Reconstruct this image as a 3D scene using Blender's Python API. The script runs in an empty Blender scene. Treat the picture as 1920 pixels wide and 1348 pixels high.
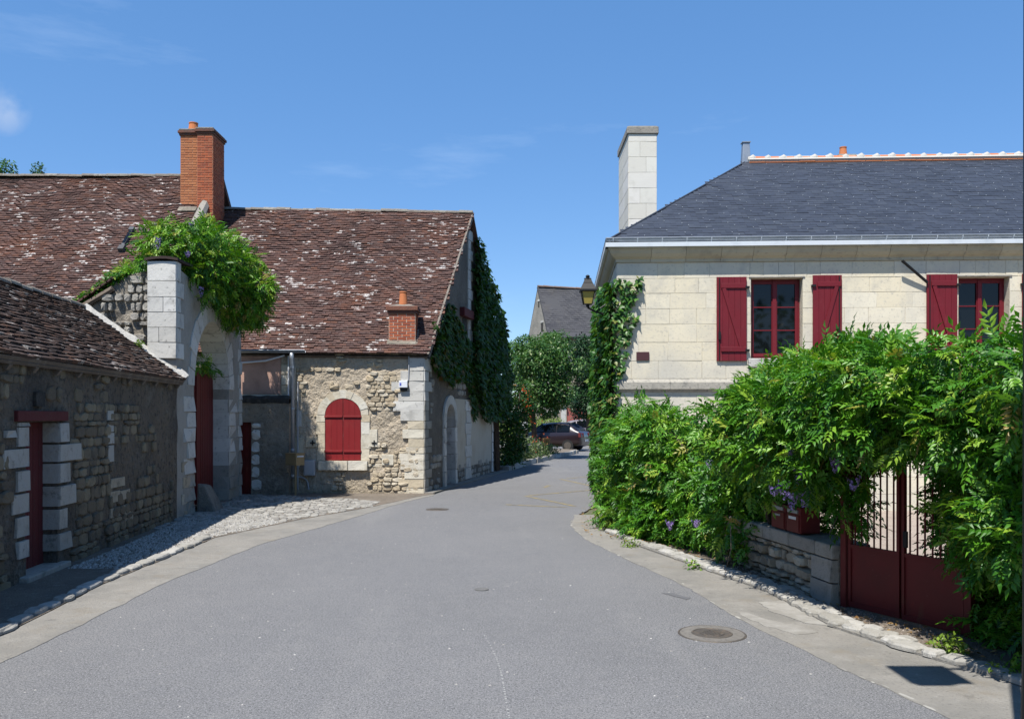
import bpy, math, random
import numpy as np
from mathutils import Vector, Matrix, noise as mnoise

R = random.Random(11)
NR = np.random.RandomState(11)
SC = bpy.context.scene
COL = SC.collection

# ------------------------------------------------------------------ camera, sky, sun, exposure
EYE, FOC, HZN, CXX = 1.8, 1600.0, 780.0, 960.0      # eye height; focal length, horizon row and centre column of the photograph
cam_data = bpy.data.cameras.new('camera')
cam_data.sensor_width = 36.0
cam_data.lens = 36.0 * FOC / 1920.0
cam_data.shift_y = (HZN - 674.0) / 1920.0
cam_data.clip_start, cam_data.clip_end = 0.05, 3000.0
cam = bpy.data.objects.new('camera', cam_data)
cam.location = (0, 0, EYE)
cam.rotation_euler = (math.radians(90), 0, 0)
COL.objects.link(cam)
SC.camera = cam

SUN_DIR = Vector((0.25, 0.46, -1.0)).normalized()   # the way the sunlight travels
SUN_EL = math.asin(-SUN_DIR.z)
SUN_AZ = math.atan2(-SUN_DIR.x, -SUN_DIR.y)
world = bpy.data.worlds.new('World')
SC.world = world
world.use_nodes = True
wn = world.node_tree
wn.nodes.clear()
wo = wn.nodes.new('ShaderNodeOutputWorld')
wb = wn.nodes.new('ShaderNodeBackground')
sky = wn.nodes.new('ShaderNodeTexSky')
sky.sky_type = 'NISHITA'
sky.sun_disc = False
sky.sun_elevation = SUN_EL
sky.sun_rotation = SUN_AZ % (2 * math.pi)
sky.altitude = 200
sky.air_density = 1.0
sky.dust_density = 0.15
sky.ozone_density = 2.0
hsv = wn.nodes.new('ShaderNodeHueSaturation')
hsv.inputs['Saturation'].default_value = 1.14
hsv.inputs['Value'].default_value = 0.98
hsv.inputs['Hue'].default_value = 0.504
sky.altitude = 900
wn.links.new(sky.outputs['Color'], hsv.inputs['Color'])
# faint cirrus streaks
tc = wn.nodes.new('ShaderNodeTexCoord')
mp = wn.nodes.new('ShaderNodeMapping')
mp.inputs['Rotation'].default_value = (0.0, math.radians(28), 0.0)
mp.inputs['Scale'].default_value = (1.3, 1.3, 6.5)
nz = wn.nodes.new('ShaderNodeTexNoise')
nz.inputs['Scale'].default_value = 1.6
nz.inputs['Detail'].default_value = 7
nz.inputs['Roughness'].default_value = 0.62
mr = wn.nodes.new('ShaderNodeMapRange')
mr.inputs['From Min'].default_value = 0.56
mr.inputs['From Max'].default_value = 0.92
mr.inputs['To Max'].default_value = 0.35
mx = wn.nodes.new('ShaderNodeMix')
mx.data_type = 'RGBA'
mx.inputs['B'].default_value = (4.6, 5.6, 7.0, 1)
wn.links.new(tc.outputs['Generated'], mp.inputs['Vector'])
wn.links.new(mp.outputs['Vector'], nz.inputs['Vector'])
wn.links.new(nz.outputs['Fac'], mr.inputs['Value'])
wn.links.new(mr.outputs['Result'], mx.inputs['Factor'])
sm = wn.nodes.new('ShaderNodeMix'); sm.data_type = 'RGBA'   # clear even summer blue, softens the pale horizon band
sm.inputs['Factor'].default_value = 0.42
sm.inputs['B'].default_value = (0.62, 1.95, 4.35, 1)
wn.links.new(hsv.outputs['Color'], sm.inputs['A'])
wn.links.new(sm.outputs['Result'], mx.inputs['A'])
# one small white cloud low on the left
vn = wn.nodes.new('ShaderNodeVectorMath'); vn.operation = 'DOT_PRODUCT'
vn.inputs[1].default_value = Vector((-955 / 1600, 1.0, 575 / 1600)).normalized()
wn.links.new(tc.outputs['Generated'], vn.inputs[0])
cm = wn.nodes.new('ShaderNodeMapRange')
cm.inputs['From Min'].default_value = math.cos(math.radians(1.5)); cm.inputs['From Max'].default_value = math.cos(math.radians(0.35))
wn.links.new(vn.outputs['Value'], cm.inputs['Value'])
n2 = wn.nodes.new('ShaderNodeTexNoise'); n2.inputs['Scale'].default_value = 34; n2.inputs['Detail'].default_value = 6
wn.links.new(tc.outputs['Generated'], n2.inputs['Vector'])
m2 = wn.nodes.new('ShaderNodeMapRange'); m2.inputs['From Min'].default_value = 0.36; m2.inputs['From Max'].default_value = 0.62
wn.links.new(n2.outputs['Fac'], m2.inputs['Value'])
pm = wn.nodes.new('ShaderNodeMath'); pm.operation = 'MULTIPLY'
wn.links.new(cm.outputs['Result'], pm.inputs[0]); wn.links.new(m2.outputs['Result'], pm.inputs[1])
mc = wn.nodes.new('ShaderNodeMix'); mc.data_type = 'RGBA'
mc.inputs['B'].default_value = (2.0, 2.9, 4.6, 1)
wn.links.new(pm.outputs[0], mc.inputs['Factor']); wn.links.new(mx.outputs['Result'], mc.inputs['A'])
wn.links.new(mc.outputs['Result'], wb.inputs['Color'])
wb.inputs['Strength'].default_value = 0.112
wn.links.new(wb.outputs['Background'], wo.inputs['Surface'])

sun_data = bpy.data.lights.new('sun', 'SUN')
sun_data.energy = 5.0
sun_data.angle = math.radians(0.53)
sun_data.color = (1.0, 0.955, 0.88)
sun = bpy.data.objects.new('sun', sun_data)
sun.rotation_euler = SUN_DIR.to_track_quat('-Z', 'Y').to_euler()
sun.location = (-20, -30, 60)
COL.objects.link(sun)

SC.view_settings.view_transform = 'Standard'
SC.view_settings.look = 'None'
SC.view_settings.gamma = 1.0
SC.view_settings.use_curve_mapping = False
SC.view_settings.exposure = 0.72
SC.render.engine = 'CYCLES'
SC.cycles.max_bounces = 6
SC.cycles.transparent_max_bounces = 8
SC.cycles.use_denoising = True

# ------------------------------------------------------------------ helpers: materials
MATS = {}

def _rnd(nt):
    oi = nt.nodes.new('ShaderNodeObjectInfo')
    ge = nt.nodes.new('ShaderNodeNewGeometry')
    ad = nt.nodes.new('ShaderNodeMath'); ad.operation = 'ADD'
    fr = nt.nodes.new('ShaderNodeMath'); fr.operation = 'FRACT'
    nt.links.new(oi.outputs['Random'], ad.inputs[0])
    nt.links.new(ge.outputs['Random Per Island'], ad.inputs[1])
    nt.links.new(ad.outputs[0], fr.inputs[0])
    return fr.outputs[0], ge.outputs['Position']

def _noise(nt, pos, scale, detail=5, rough=0.6, stretch=None):
    v = pos
    if stretch:
        vm = nt.nodes.new('ShaderNodeVectorMath'); vm.operation = 'MULTIPLY'
        vm.inputs[1].default_value = stretch
        nt.links.new(pos, vm.inputs[0]); v = vm.outputs[0]
    n = nt.nodes.new('ShaderNodeTexNoise')
    n.inputs['Scale'].default_value = scale
    n.inputs['Detail'].default_value = detail
    n.inputs['Roughness'].default_value = rough
    nt.links.new(v, n.inputs['Vector'])
    return n.outputs['Fac']

def _mapr(nt, val, lo, hi, tmax=1.0):
    m = nt.nodes.new('ShaderNodeMapRange')
    m.inputs['From Min'].default_value = lo
    m.inputs['From Max'].default_value = hi
    m.inputs['To Max'].default_value = tmax
    nt.links.new(val, m.inputs['Value'])
    return m.outputs['Result']

def _mix(nt, fac, a, b, mode='MIX'):
    m = nt.nodes.new('ShaderNodeMix'); m.data_type = 'RGBA'; m.blend_type = mode
    nt.links.new(fac, m.inputs['Factor'])
    nt.links.new(a, m.inputs['A'])
    if isinstance(b, tuple): m.inputs['B'].default_value = (*b, 1)
    else: nt.links.new(b, m.inputs['B'])
    return m.outputs['Result']

def mat(name, cols, rough=0.85, mott=(), bump=None, spec=0.3, metal=0.0, fleck=None, low=None):
    """cols: colours a piece is drawn from; mott: (scale, colour, lo, hi[, strength, stretch]) stains; fleck: (colour, noise scale, threshold)"""
    m = bpy.data.materials.new(name); m.use_nodes = True
    nt = m.node_tree
    bs = nt.nodes['Principled BSDF']
    rnd, pos = _rnd(nt)
    cr = nt.nodes.new('ShaderNodeValToRGB')
    e = cr.color_ramp.elements
    while len(e) < len(cols): e.new(0.5)
    for i, c in enumerate(cols):
        e[i].position = i / max(1, len(cols) - 1)
        e[i].color = (*c, 1)
    nt.links.new(rnd, cr.inputs['Fac'])
    c = cr.outputs['Color']
    for t in mott:
        sc, colr, lo, hi = t[:4]
        st = t[4] if len(t) > 4 else 1.0
        f = _mapr(nt, _noise(nt, pos, sc, 6, 0.65, t[5] if len(t) > 5 else None), lo, hi, st)
        c = _mix(nt, f, c, colr)
    if low:                                             # damp and dirt risen from the ground: (colour, height, noise scale)
        sx = nt.nodes.new('ShaderNodeSeparateXYZ'); nt.links.new(pos, sx.inputs[0])
        n = _noise(nt, pos, low[2], 5, 0.6)
        sb = nt.nodes.new('ShaderNodeMath'); sb.operation = 'MULTIPLY_ADD'
        sb.inputs[1].default_value = low[1] * 1.6; sb.inputs[2].default_value = -low[1] * 0.3
        nt.links.new(n, sb.inputs[0])
        df = nt.nodes.new('ShaderNodeMath'); df.operation = 'SUBTRACT'
        nt.links.new(sb.outputs[0], df.inputs[0]); nt.links.new(sx.outputs['Z'], df.inputs[1])
        c = _mix(nt, _mapr(nt, df.outputs[0], -0.15, 0.2, 0.85), c, low[0])
    if fleck:
        n = _noise(nt, pos, fleck[1], 4, 0.6)
        ma = nt.nodes.new('ShaderNodeMath'); ma.operation = 'MULTIPLY_ADD'
        ma.inputs[1].default_value = 0.75
        nt.links.new(n, ma.inputs[0])
        m2 = nt.nodes.new('ShaderNodeMath'); m2.operation = 'MULTIPLY'; m2.inputs[1].default_value = 7.31
        m3 = nt.nodes.new('ShaderNodeMath'); m3.operation = 'FRACT'
        m4 = nt.nodes.new('ShaderNodeMath'); m4.operation = 'MULTIPLY'; m4.inputs[1].default_value = 0.5
        nt.links.new(rnd, m2.inputs[0]); nt.links.new(m2.outputs[0], m3.inputs[0]); nt.links.new(m3.outputs[0], m4.inputs[0])
        nt.links.new(m4.outputs[0], ma.inputs[2])
        fine = _noise(nt, pos, 11, 4, 0.7)
        f1 = _mapr(nt, ma.outputs[0], fleck[2], fleck[2] + 0.03)
        f2 = _mapr(nt, fine, 0.47, 0.60)
        mm = nt.nodes.new('ShaderNodeMath'); mm.operation = 'MULTIPLY'
        nt.links.new(f1, mm.inputs[0]); nt.links.new(f2, mm.inputs[1])
        c = _mix(nt, mm.outputs[0], c, fleck[0])
    nt.links.new(c, bs.inputs['Base Color'])
    bs.inputs['Roughness'].default_value = rough
    bs.inputs['Specular IOR Level'].default_value = spec
    bs.inputs['Metallic'].default_value = metal
    if bump:
        b = nt.nodes.new('ShaderNodeBump')
        b.inputs['Strength'].default_value = bump[1]
        b.inputs['Distance'].default_value = bump[2] if len(bump) > 2 else 0.02
        nt.links.new(_noise(nt, pos, bump[0], 6, 0.65), b.inputs['Height'])
        nt.links.new(b.outputs['Normal'], bs.inputs['Normal'])
    MATS[name] = m
    return m

def leaf_mat(name, cols, trans=0.32, rough=0.42):
    m = bpy.data.materials.new(name); m.use_nodes = True
    nt = m.node_tree
    bs = nt.nodes['Principled BSDF']; out = nt.nodes['Material Output']
    at = nt.nodes.new('ShaderNodeAttribute'); at.attribute_name = 'tint'
    oi = nt.nodes.new('ShaderNodeObjectInfo')
    ad = nt.nodes.new('ShaderNodeMath'); ad.operation = 'ADD'
    fr = nt.nodes.new('ShaderNodeMath'); fr.operation = 'FRACT'
    nt.links.new(at.outputs['Fac'], ad.inputs[0]); nt.links.new(oi.outputs['Random'], ad.inputs[1])
    nt.links.new(ad.outputs[0], fr.inputs[0])
    cr = nt.nodes.new('ShaderNodeValToRGB')
    e = cr.color_ramp.elements
    while len(e) < len(cols): e.new(0.5)
    for i, (p, c) in enumerate(cols):
        e[i].position = p; e[i].color = (*c, 1)
    nt.links.new(fr.outputs[0], cr.inputs['Fac'])
    nt.links.new(cr.outputs['Color'], bs.inputs['Base Color'])
    bs.inputs['Roughness'].default_value = rough
    bs.inputs['Specular IOR Level'].default_value = 0.35
    tr = nt.nodes.new('ShaderNodeBsdfTranslucent')
    br = nt.nodes.new('ShaderNodeMix'); br.data_type = 'RGBA'; br.blend_type = 'MULTIPLY'
    br.inputs['Factor'].default_value = 1.0
    br.inputs['B'].default_value = (1.15, 1.25, 0.5, 1)
    nt.links.new(cr.outputs['Color'], br.inputs['A'])
    nt.links.new(br.outputs['Result'], tr.inputs['Color'])
    ms = nt.nodes.new('ShaderNodeMixShader'); ms.inputs['Fac'].default_value = trans
    nt.links.new(bs.outputs[0], ms.inputs[1]); nt.links.new(tr.outputs[0], ms.inputs[2])
    nt.links.new(ms.outputs[0], out.inputs['Surface'])
    MATS[name] = m
    return m

def glass_mat(name, col, rough=0.03):
    m = bpy.data.materials.new(name); m.use_nodes = True
    bs = m.node_tree.nodes['Principled BSDF']
    bs.inputs['Base Color'].default_value = (*col, 1)
    bs.inputs['Roughness'].default_value = rough
    bs.inputs['Specular IOR Level'].default_value = 0.38
    MATS[name] = m
    return m

# ------------------------------------------------------------------ helpers: objects
WORLDM = {}

def attach(o, parent):
    if parent is not None:
        o.parent = parent
        o.matrix_parent_inverse = WORLDM[parent.name].inverted()

def link(o, parent=None, world_m=None):
    COL.objects.link(o)
    wm = world_m if world_m is not None else Matrix.Identity(4)
    attach(o, parent)
    o.matrix_basis = wm                                  # with the parent inverse set, the basis is the world matrix
    WORLDM[o.name] = wm.copy()
    return o

def tag(o, label=None, cat=None, group=None, kind=None):
    if label: o['label'] = label
    if cat: o['category'] = cat
    if group: o['group'] = group
    if kind: o['kind'] = kind
    return o

def thing(name, label, cat, loc, group=None):
    o = bpy.data.objects.new(name, None)
    o.empty_display_size = 0.2
    link(o, None, Matrix.Translation(Vector(loc)))
    return tag(o, label, cat, group)

class MB:
    def __init__(s): s.v = []; s.f = []
    def add(s, vs, fs):
        b = len(s.v)
        s.v.extend([tuple(map(float, p)) for p in vs])
        s.f.extend([tuple(int(i) + b for i in f) for f in fs])
        return s
    def hexa(s, p):                                      # p: 8 corners, bottom 4 then top 4 (counter-clockwise from above)
        return s.add(p, [(3, 2, 1, 0), (4, 5, 6, 7), (0, 1, 5, 4), (1, 2, 6, 5), (2, 3, 7, 6), (3, 0, 4, 7)])
    def box(s, x0, x1, y0, y1, z0, z1):
        return s.hexa([(x0, y0, z0), (x1, y0, z0), (x1, y1, z0), (x0, y1, z0), (x0, y0, z1), (x1, y0, z1), (x1, y1, z1), (x0, y1, z1)])
    def fbox(s, fr, u0, u1, v0, v1, w0, w1):             # box on a wall or roof frame
        P = fr.P
        return s.hexa([P(u0, v0, w1), P(u1, v0, w1), P(u1, v0, w0), P(u0, v0, w0), P(u0, v1, w1), P(u1, v1, w1), P(u1, v1, w0), P(u0, v1, w0)])
    def tube(s, pts, r, n=8, r1=None, caps=True):
        pts = [Vector(p) for p in pts]; k = len(pts); vs = []; fs = []
        for i, p in enumerate(pts):
            t = (pts[min(i + 1, k - 1)] - pts[max(i - 1, 0)]).normalized()
            a = t.orthogonal().normalized() if i == 0 else (a - t * a.dot(t)).normalized()
            b = t.cross(a)
            rr = r if r1 is None else r + (r1 - r) * i / (k - 1)
            for j in range(n):
                th = 2 * math.pi * j / n
                vs.append(p + a * (rr * math.cos(th)) + b * (rr * math.sin(th)))
        for i in range(k - 1):
            for j in range(n):
                fs.append((i * n + j, i * n + (j + 1) % n, (i + 1) * n + (j + 1) % n, (i + 1) * n + j))
        if caps:
            fs.append(tuple(range(n))[::-1]); fs.append(tuple((k - 1) * n + j for j in range(n)))
        return s.add(vs, fs)
    def lathe(s, c, prof, n=16, cap=True):               # prof: (radius, z) from the bottom up
        vs = []; fs = []
        for r, z in prof:
            for j in range(n):
                th = 2 * math.pi * j / n
                vs.append((c[0] + r * math.cos(th), c[1] + r * math.sin(th), c[2] + z))
        for i in range(len(prof) - 1):
            for j in range(n):
                fs.append((i * n + j, i * n + (j + 1) % n, (i + 1) * n + (j + 1) % n, (i + 1) * n + j))
        if cap:
            fs.append(tuple(range(n))[::-1]); fs.append(tuple((len(prof) - 1) * n + j for j in range(n)))
        return s.add(vs, fs)
    def build(s, name, m, parent=None, smooth=False, bevel=0.0):
        me = bpy.data.meshes.new(name)
        me.from_pydata(s.v, [], s.f)
        me.materials.append(m)
        if smooth: me.polygons.foreach_set('use_smooth', [True] * len(me.polygons))
        me.update()
        o = bpy.data.objects.new(name, me)
        link(o, parent)
        if bevel:
            bv = o.modifiers.new('bevel', 'BEVEL'); bv.width = bevel; bv.segments = 2; bv.limit_method = 'ANGLE'
        return o

class Fr:
    """a plane in the place: o origin, u along it, s up it, n out of it"""
    def __init__(f, o, u, s=(0, 0, 1)):
        f.o = Vector(o); f.u = Vector(u).normalized(); f.s = Vector(s).normalized()
        f.n = f.u.cross(f.s).normalized()
    def P(f, u, v, w=0.0):
        return f.o + f.u * u + f.s * v + f.n * w
    def px(f, x, y, w=0.0):                              # where the photograph's sight line through column x, row y meets this plane
        d = Vector(((x - CXX) / FOC, 1.0, (HZN - y) / FOC)); c = Vector((0, 0, EYE))
        t = (f.o + f.n * w - c).dot(f.n) / d.dot(f.n)
        q = c + d * t - f.o
        return q.dot(f.u), q.dot(f.s)
    def M(f, u, v, w, su, sv, sw, rot=0.0):
        c, s_ = math.cos(rot), math.sin(rot)
        a = f.u * c + f.s * s_; b = f.s * c - f.u * s_
        p = f.P(u, v, w)
        m = Matrix.Identity(4)
        for i in range(3):
            m[i][0] = a[i] * su; m[i][1] = -f.n[i] * sw; m[i][2] = b[i] * sv; m[i][3] = p[i]
        return m

def wallfr(p0, p1):
    d = Vector((p1[0] - p0[0], p1[1] - p0[1], 0))
    f = Fr((p0[0], p0[1], 0), d); f.L = d.length
    return f

def G(x, y):                                             # a spot on the level ground seen at column x, row y of the photograph
    z = FOC * EYE / (y - HZN)
    return ((x - CXX) * z / FOC, z)

def groundM(x, y, z, su, sv, h, rot):
    c, s = math.cos(rot), math.sin(rot)
    m = Matrix.Identity(4)
    a = (c, s, 0); b = (-s, c, 0)
    for i in range(3):
        m[i][0] = a[i] * su; m[i][1] = (0, 0, -1)[i] * h; m[i][2] = b[i] * sv; m[i][3] = (x, y, z)[i]
    return m

# ------------------------------------------------------------------ helpers: pieces (stones, bricks, tiles, slates)
def u_block(r, ch=0.016, j=0.006):
    vs = []
    for y, s in ((0, 0.5), (-0.93, 0.5), (-1, 0.5 - ch)):
        for a, b in ((-1, -1), (1, -1), (1, 1), (-1, 1)):
            vs.append([a * s + r.uniform(-j, j) * (s > .3), y + (r.uniform(-.06, .06) if y < -.9 else 0), b * s + r.uniform(-j, j)])
    f = [(8, 9, 10, 11)]
    for k in (0, 4):
        for i in range(4):
            f.append((k + i, k + (i + 1) % 4, k + 4 + (i + 1) % 4, k + 4 + i))
    return np.array(vs), f

def u_rubble(r, n=10):
    vs = []; off = r.uniform(0, 6)
    ra = [0.5 * r.uniform(0.88, 1.07) for _ in range(n)]
    for y, s in ((0, 1.02), (-0.62, 1.0), (-0.95, 0.84)):
        for i in range(n):
            th = 2 * math.pi * i / n + off
            c, q = math.cos(th), math.sin(th)
            k = (abs(c) ** 5.5 + abs(q) ** 5.5) ** (-1 / 5.5)
            vs.append([c * k * ra[i] * s, y * r.uniform(0.85, 1.1), q * k * ra[i] * s])
    vs.append([r.uniform(-.2, .2), -1, r.uniform(-.2, .2)])
    f = []
    for k in (0, n):
        for i in range(n):
            f.append((k + i, k + (i + 1) % n, k + n + (i + 1) % n, k + n + i))
    for i in range(n): f.append((2 * n + i, 2 * n + (i + 1) % n, 3 * n))
    return np.array(vs), f

def u_tile(r):
    j = lambda a: r.uniform(-a, a)
    q = j(.18)
    vs = [(-.485 + j(.02), 0, -.5), (.485 + j(.02), 0, -.5), (.485, 0, .5), (-.485, 0, .5),
          (-.485 + j(.02), -1 + q + j(.08), -.5 + j(.03)), (.485 + j(.02), -1 + q + j(.08), -.5 + j(.03)), (.485, -.15, .5), (-.485, -.15, .5)]
    return np.array(vs), [(4, 5, 6, 7), (0, 1, 5, 4), (1, 2, 6, 5), (3, 0, 4, 7)]

def u_slate(r):
    j = lambda a: r.uniform(-a, a)
    vs = [(-.49, 0, -.5), (.49, 0, -.5), (.49, 0, .5), (-.49, 0, .5),
          (-.49, -1 + j(.15), -.5 + j(.015)), (.49, -1 + j(.15), -.5 + j(.015)), (.49, -.2, .5), (-.49, -.2, .5)]
    return np.array(vs), [(4, 5, 6, 7), (0, 1, 5, 4), (1, 2, 6, 5), (3, 0, 4, 7)]

POOLS = {'block': [u_block(R) for _ in range(10)], 'rubble': [u_rubble(R) for _ in range(14)], 'tile': [u_tile(R) for _ in range(10)],
         'slate': [u_slate(R) for _ in range(8)], 'brick': [u_block(R, 0.02, 0.012) for _ in range(8)],
         'ashlar': [u_block(R, 0.014, 0.005) for _ in range(8)]}
_pm = {}

def pool_mesh(pool, i, m, name):
    k = (pool, i, m.name, name)
    if k not in _pm:
        v, f = POOLS[pool][i]
        me = bpy.data.meshes.new(name)
        me.from_pydata([tuple(p) for p in v], [], f)
        me.materials.append(m); me.update()
        _pm[k] = me
    return _pm[k]

class Pieces:
    def __init__(s, pool, m, cap=300):
        s.pool = pool; s.m = m; s.cap = cap; s.l = []
    def add(s, M): s.l.append((M, R.randrange(len(POOLS[s.pool]))))
    def finish(s, name, rest, parent):
        def rank(t):
            M = t[0]; y = max(0.3, M[1][3]); x = M[0][3] / y; z = (M[2][3] - EYE) / y
            inside = abs(x) < 0.605 and -0.36 < z < 0.492
            a = Vector((M[0][0], M[1][0], M[2][0])).length; b = Vector((M[0][2], M[1][2], M[2][2])).length
            return (a * b / (y * y)) if inside else -1.0
        order = sorted(s.l, key=rank, reverse=True)
        one = [t for t in order[:s.cap] if rank(t) > 0]
        for M, i in one:
            link(bpy.data.objects.new(name, pool_mesh(s.pool, i, s.m, name)), parent, M)
        n = len(one)
        if order[n:]:
            mb = MB()
            for M, i in order[n:]:
                v, f = POOLS[s.pool][i]
                A = np.array(M)
                mb.add(v @ A[:3, :3].T + A[:3, 3], f)
            tag(mb.build(rest, s.m, parent), kind='stuff')

def rnoise(x, y, z=0.0): return mnoise.noise(Vector((x, y, z)))

def courses(P, fr, u0, u1, v0, v1, cw, chh, w=0.0, depth=0.05, keep=None, gap=0.012, rot=0.0, vary=0.45, dv=0.5, hvary=0.25):
    """lay stones in courses over a stretch of wall"""
    v = v0
    while v < v1 - 0.02:
        h = min(chh * R.uniform(1 - hvary, 1 + hvary), v1 - v)
        if v1 - v - h < chh * 0.4: h = v1 - v
        u = u0 - R.random() * cw * 0.0
        first = True
        while u < u1 - 0.02:
            wd = cw * R.uniform(1 - vary, 1 + vary)
            if first: wd *= R.uniform(0.5, 1.0); first = False
            if u + wd > u1 - cw * 0.35: wd = u1 - u
            uc, vc = u + wd / 2, v + h / 2
            if keep is None or keep(uc, vc, wd, h):
                P.add(fr.M(uc, vc, w, max(.02, wd - gap), max(.015, h - gap), depth * R.uniform(1 - dv, 1 + dv * .6), R.uniform(-rot, rot)))
            u += wd
        v += h

def relief(name, fr, u0, u1, v0, v1, m, parent, w=0.0, amp=0.02, step=0.08, sc=3.0, back=0.3, holes=(), topf=None, seed=0.0):
    """an uneven wall face with thickness; holes: (u0, u1, v0, v1) left open; topf(u) gives the top"""
    us = sorted(set(list(np.arange(u0, u1, step)) + [u1] + [h[i] for h in holes for i in (0, 1)]))
    vs_ = sorted(set(list(np.arange(v0, v1, step)) + [v1] + [h[i] for h in holes for i in (2, 3)]))
    mb = MB(); nu, nv = len(us), len(vs_)
    for u in us:
        top = topf(u) if topf else v1
        for v in vs_:
            vv = v0 + (v - v0) * (top - v0) / (v1 - v0) if topf else v
            p = fr.P(u, vv, 0)
            d = amp * (rnoise(p.x * sc + seed, p.y * sc, p.z * sc) + 0.5 * rnoise(p.x * sc * 2.7, p.y * sc * 2.7 + seed, p.z * sc * 2.7))
            mb.v.append(tuple(fr.P(u, vv, w + d)))
    n0 = len(mb.v)
    for u in us:
        top = topf(u) if topf else v1
        for v in vs_:
            vv = v0 + (v - v0) * (top - v0) / (v1 - v0) if topf else v
            mb.v.append(tuple(fr.P(u, vv, w - back)))
    solid = {}
    for i in range(nu - 1):
        for j in range(nv - 1):
            uc, vc = (us[i] + us[i + 1]) / 2, (vs_[j] + vs_[j + 1]) / 2
            solid[i, j] = not any(h[0] < uc < h[1] and h[2] < vc < h[3] for h in holes)
    q = lambda i, j: i * nv + j
    for (i, j), ok in solid.items():
        if not ok: continue
        a, b, c, d = q(i, j), q(i + 1, j), q(i + 1, j + 1), q(i, j + 1)
        mb.f.append((a, b, c, d)); mb.f.append((n0 + d, n0 + c, n0 + b, n0 + a))
        if not solid.get((i, j - 1)): mb.f.append((b, a, n0 + a, n0 + b))
        if not solid.get((i, j + 1)): mb.f.append((d, c, n0 + c, n0 + d))
        if not solid.get((i - 1, j)): mb.f.append((a, d, n0 + d, n0 + a))
        if not solid.get((i + 1, j)): mb.f.append((c, b, n0 + b, n0 + c))
    return mb.build(name, m, parent)

# ------------------------------------------------------------------ helpers: leaves
def tri_mesh(name, V, T, tint, m, parent=None, stuff=True):
    me = bpy.data.meshes.new(name)
    nv, ntr = len(V), len(T)
    me.vertices.add(nv); me.vertices.foreach_set('co', np.ascontiguousarray(V, dtype=np.float32).ravel())
    me.loops.add(ntr * 3); me.loops.foreach_set('vertex_index', np.ascontiguousarray(T, dtype=np.int32).ravel())
    me.polygons.add(ntr); me.polygons.foreach_set('loop_start', np.arange(0, ntr * 3, 3, dtype=np.int32))
    at = me.attributes.new('tint', 'FLOAT', 'POINT'); at.data.foreach_set('value', np.ascontiguousarray(tint, dtype=np.float32))
    me.materials.append(m); me.update(calc_edges=True); me.validate()
    o = bpy.data.objects.new(name, me)
    link(o, parent)
    if stuff: o['kind'] = 'stuff'
    return o

def leaflet(base, ang, ln, wd, droop, fold=0.25):
    d = np.array([math.sin(ang), math.cos(ang), 0.0]); s = np.array([d[1], -d[0], 0.0])
    b = np.array(base)
    m1 = b + d * ln * 0.45 + np.array([0, 0, -droop * 0.15])
    v = [b, m1 - s * wd / 2 + np.array([0, 0, wd * fold]), m1, m1 + s * wd / 2 + np.array([0, 0, wd * fold]), b + d * ln + np.array([0, 0, -droop])]
    return v, [(0, 2, 1), (0, 3, 2), (1, 2, 4), (2, 3, 4)]

def t_wisteria(r):
    V, T = [], []
    n = r.choice((4, 5, 5))
    def add(v, t):
        b = len(V); V.extend(v); T.extend([tuple(i + b for i in q) for q in t])
    cz = lambda t: -0.30 * t * t
    for k in range(n):
        t = 0.22 + 0.70 * k / n
        for sg in (-1, 1):
            add(*leaflet((0, t, cz(t)), sg * r.uniform(0.75, 1.05), r.uniform(0.32, 0.42) * (1 - 0.2 * t), r.uniform(0.115, 0.15), r.uniform(0.04, 0.14)))
    add(*leaflet((0, 0.93, cz(.93)), r.uniform(-.1, .1), 0.36, 0.13, 0.16))
    add([np.array((-.006, 0, 0)), np.array((.006, 0, 0)), np.array((0, .93, cz(.93) - .004))], [(0, 1, 2)])
    return np.array(V), np.array(T)

def t_ivy(r):
    pts = [(0, 0), (-.30, -.06), (-.52, .28), (-.26, .42), (-.16, .62), (0, 1.0), (.16, .62), (.26, .42), (.52, .28), (.30, -.06)]
    V = [(0, 0.32, 0.06)] + [(x * r.uniform(.9, 1.1), y, -0.22 * x * x - 0.1 * y * y) for x, y in pts]
    n = len(pts)
    return np.array(V), np.array([(0, 1 + (i + 1) % n, 1 + i) for i in range(n)])

def t_simple(r):
    V = [(0, 0, 0), (-.28, .42, .06), (0, .45, -.02), (.28, .42, .06), (0, 1, -.14)]
    return np.array(V), np.array([(0, 2, 1), (0, 3, 2), (1, 2, 4), (2, 3, 4)])

TMPL = {'wisteria': [t_wisteria(R) for _ in range(6)], 'ivy': [t_ivy(R) for _ in range(4)], 'simple': [t_simple(R) for _ in range(2)]}

def basis(axis, nrm):
    axis = axis / np.linalg.norm(axis, axis=1, keepdims=True)
    nrm = nrm - axis * (nrm * axis).sum(1, keepdims=True)
    nrm = nrm / (np.linalg.norm(nrm, axis=1, keepdims=True) + 1e-9)
    side = np.cross(axis, nrm)
    return np.stack([side, axis, nrm], axis=2)           # columns

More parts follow.
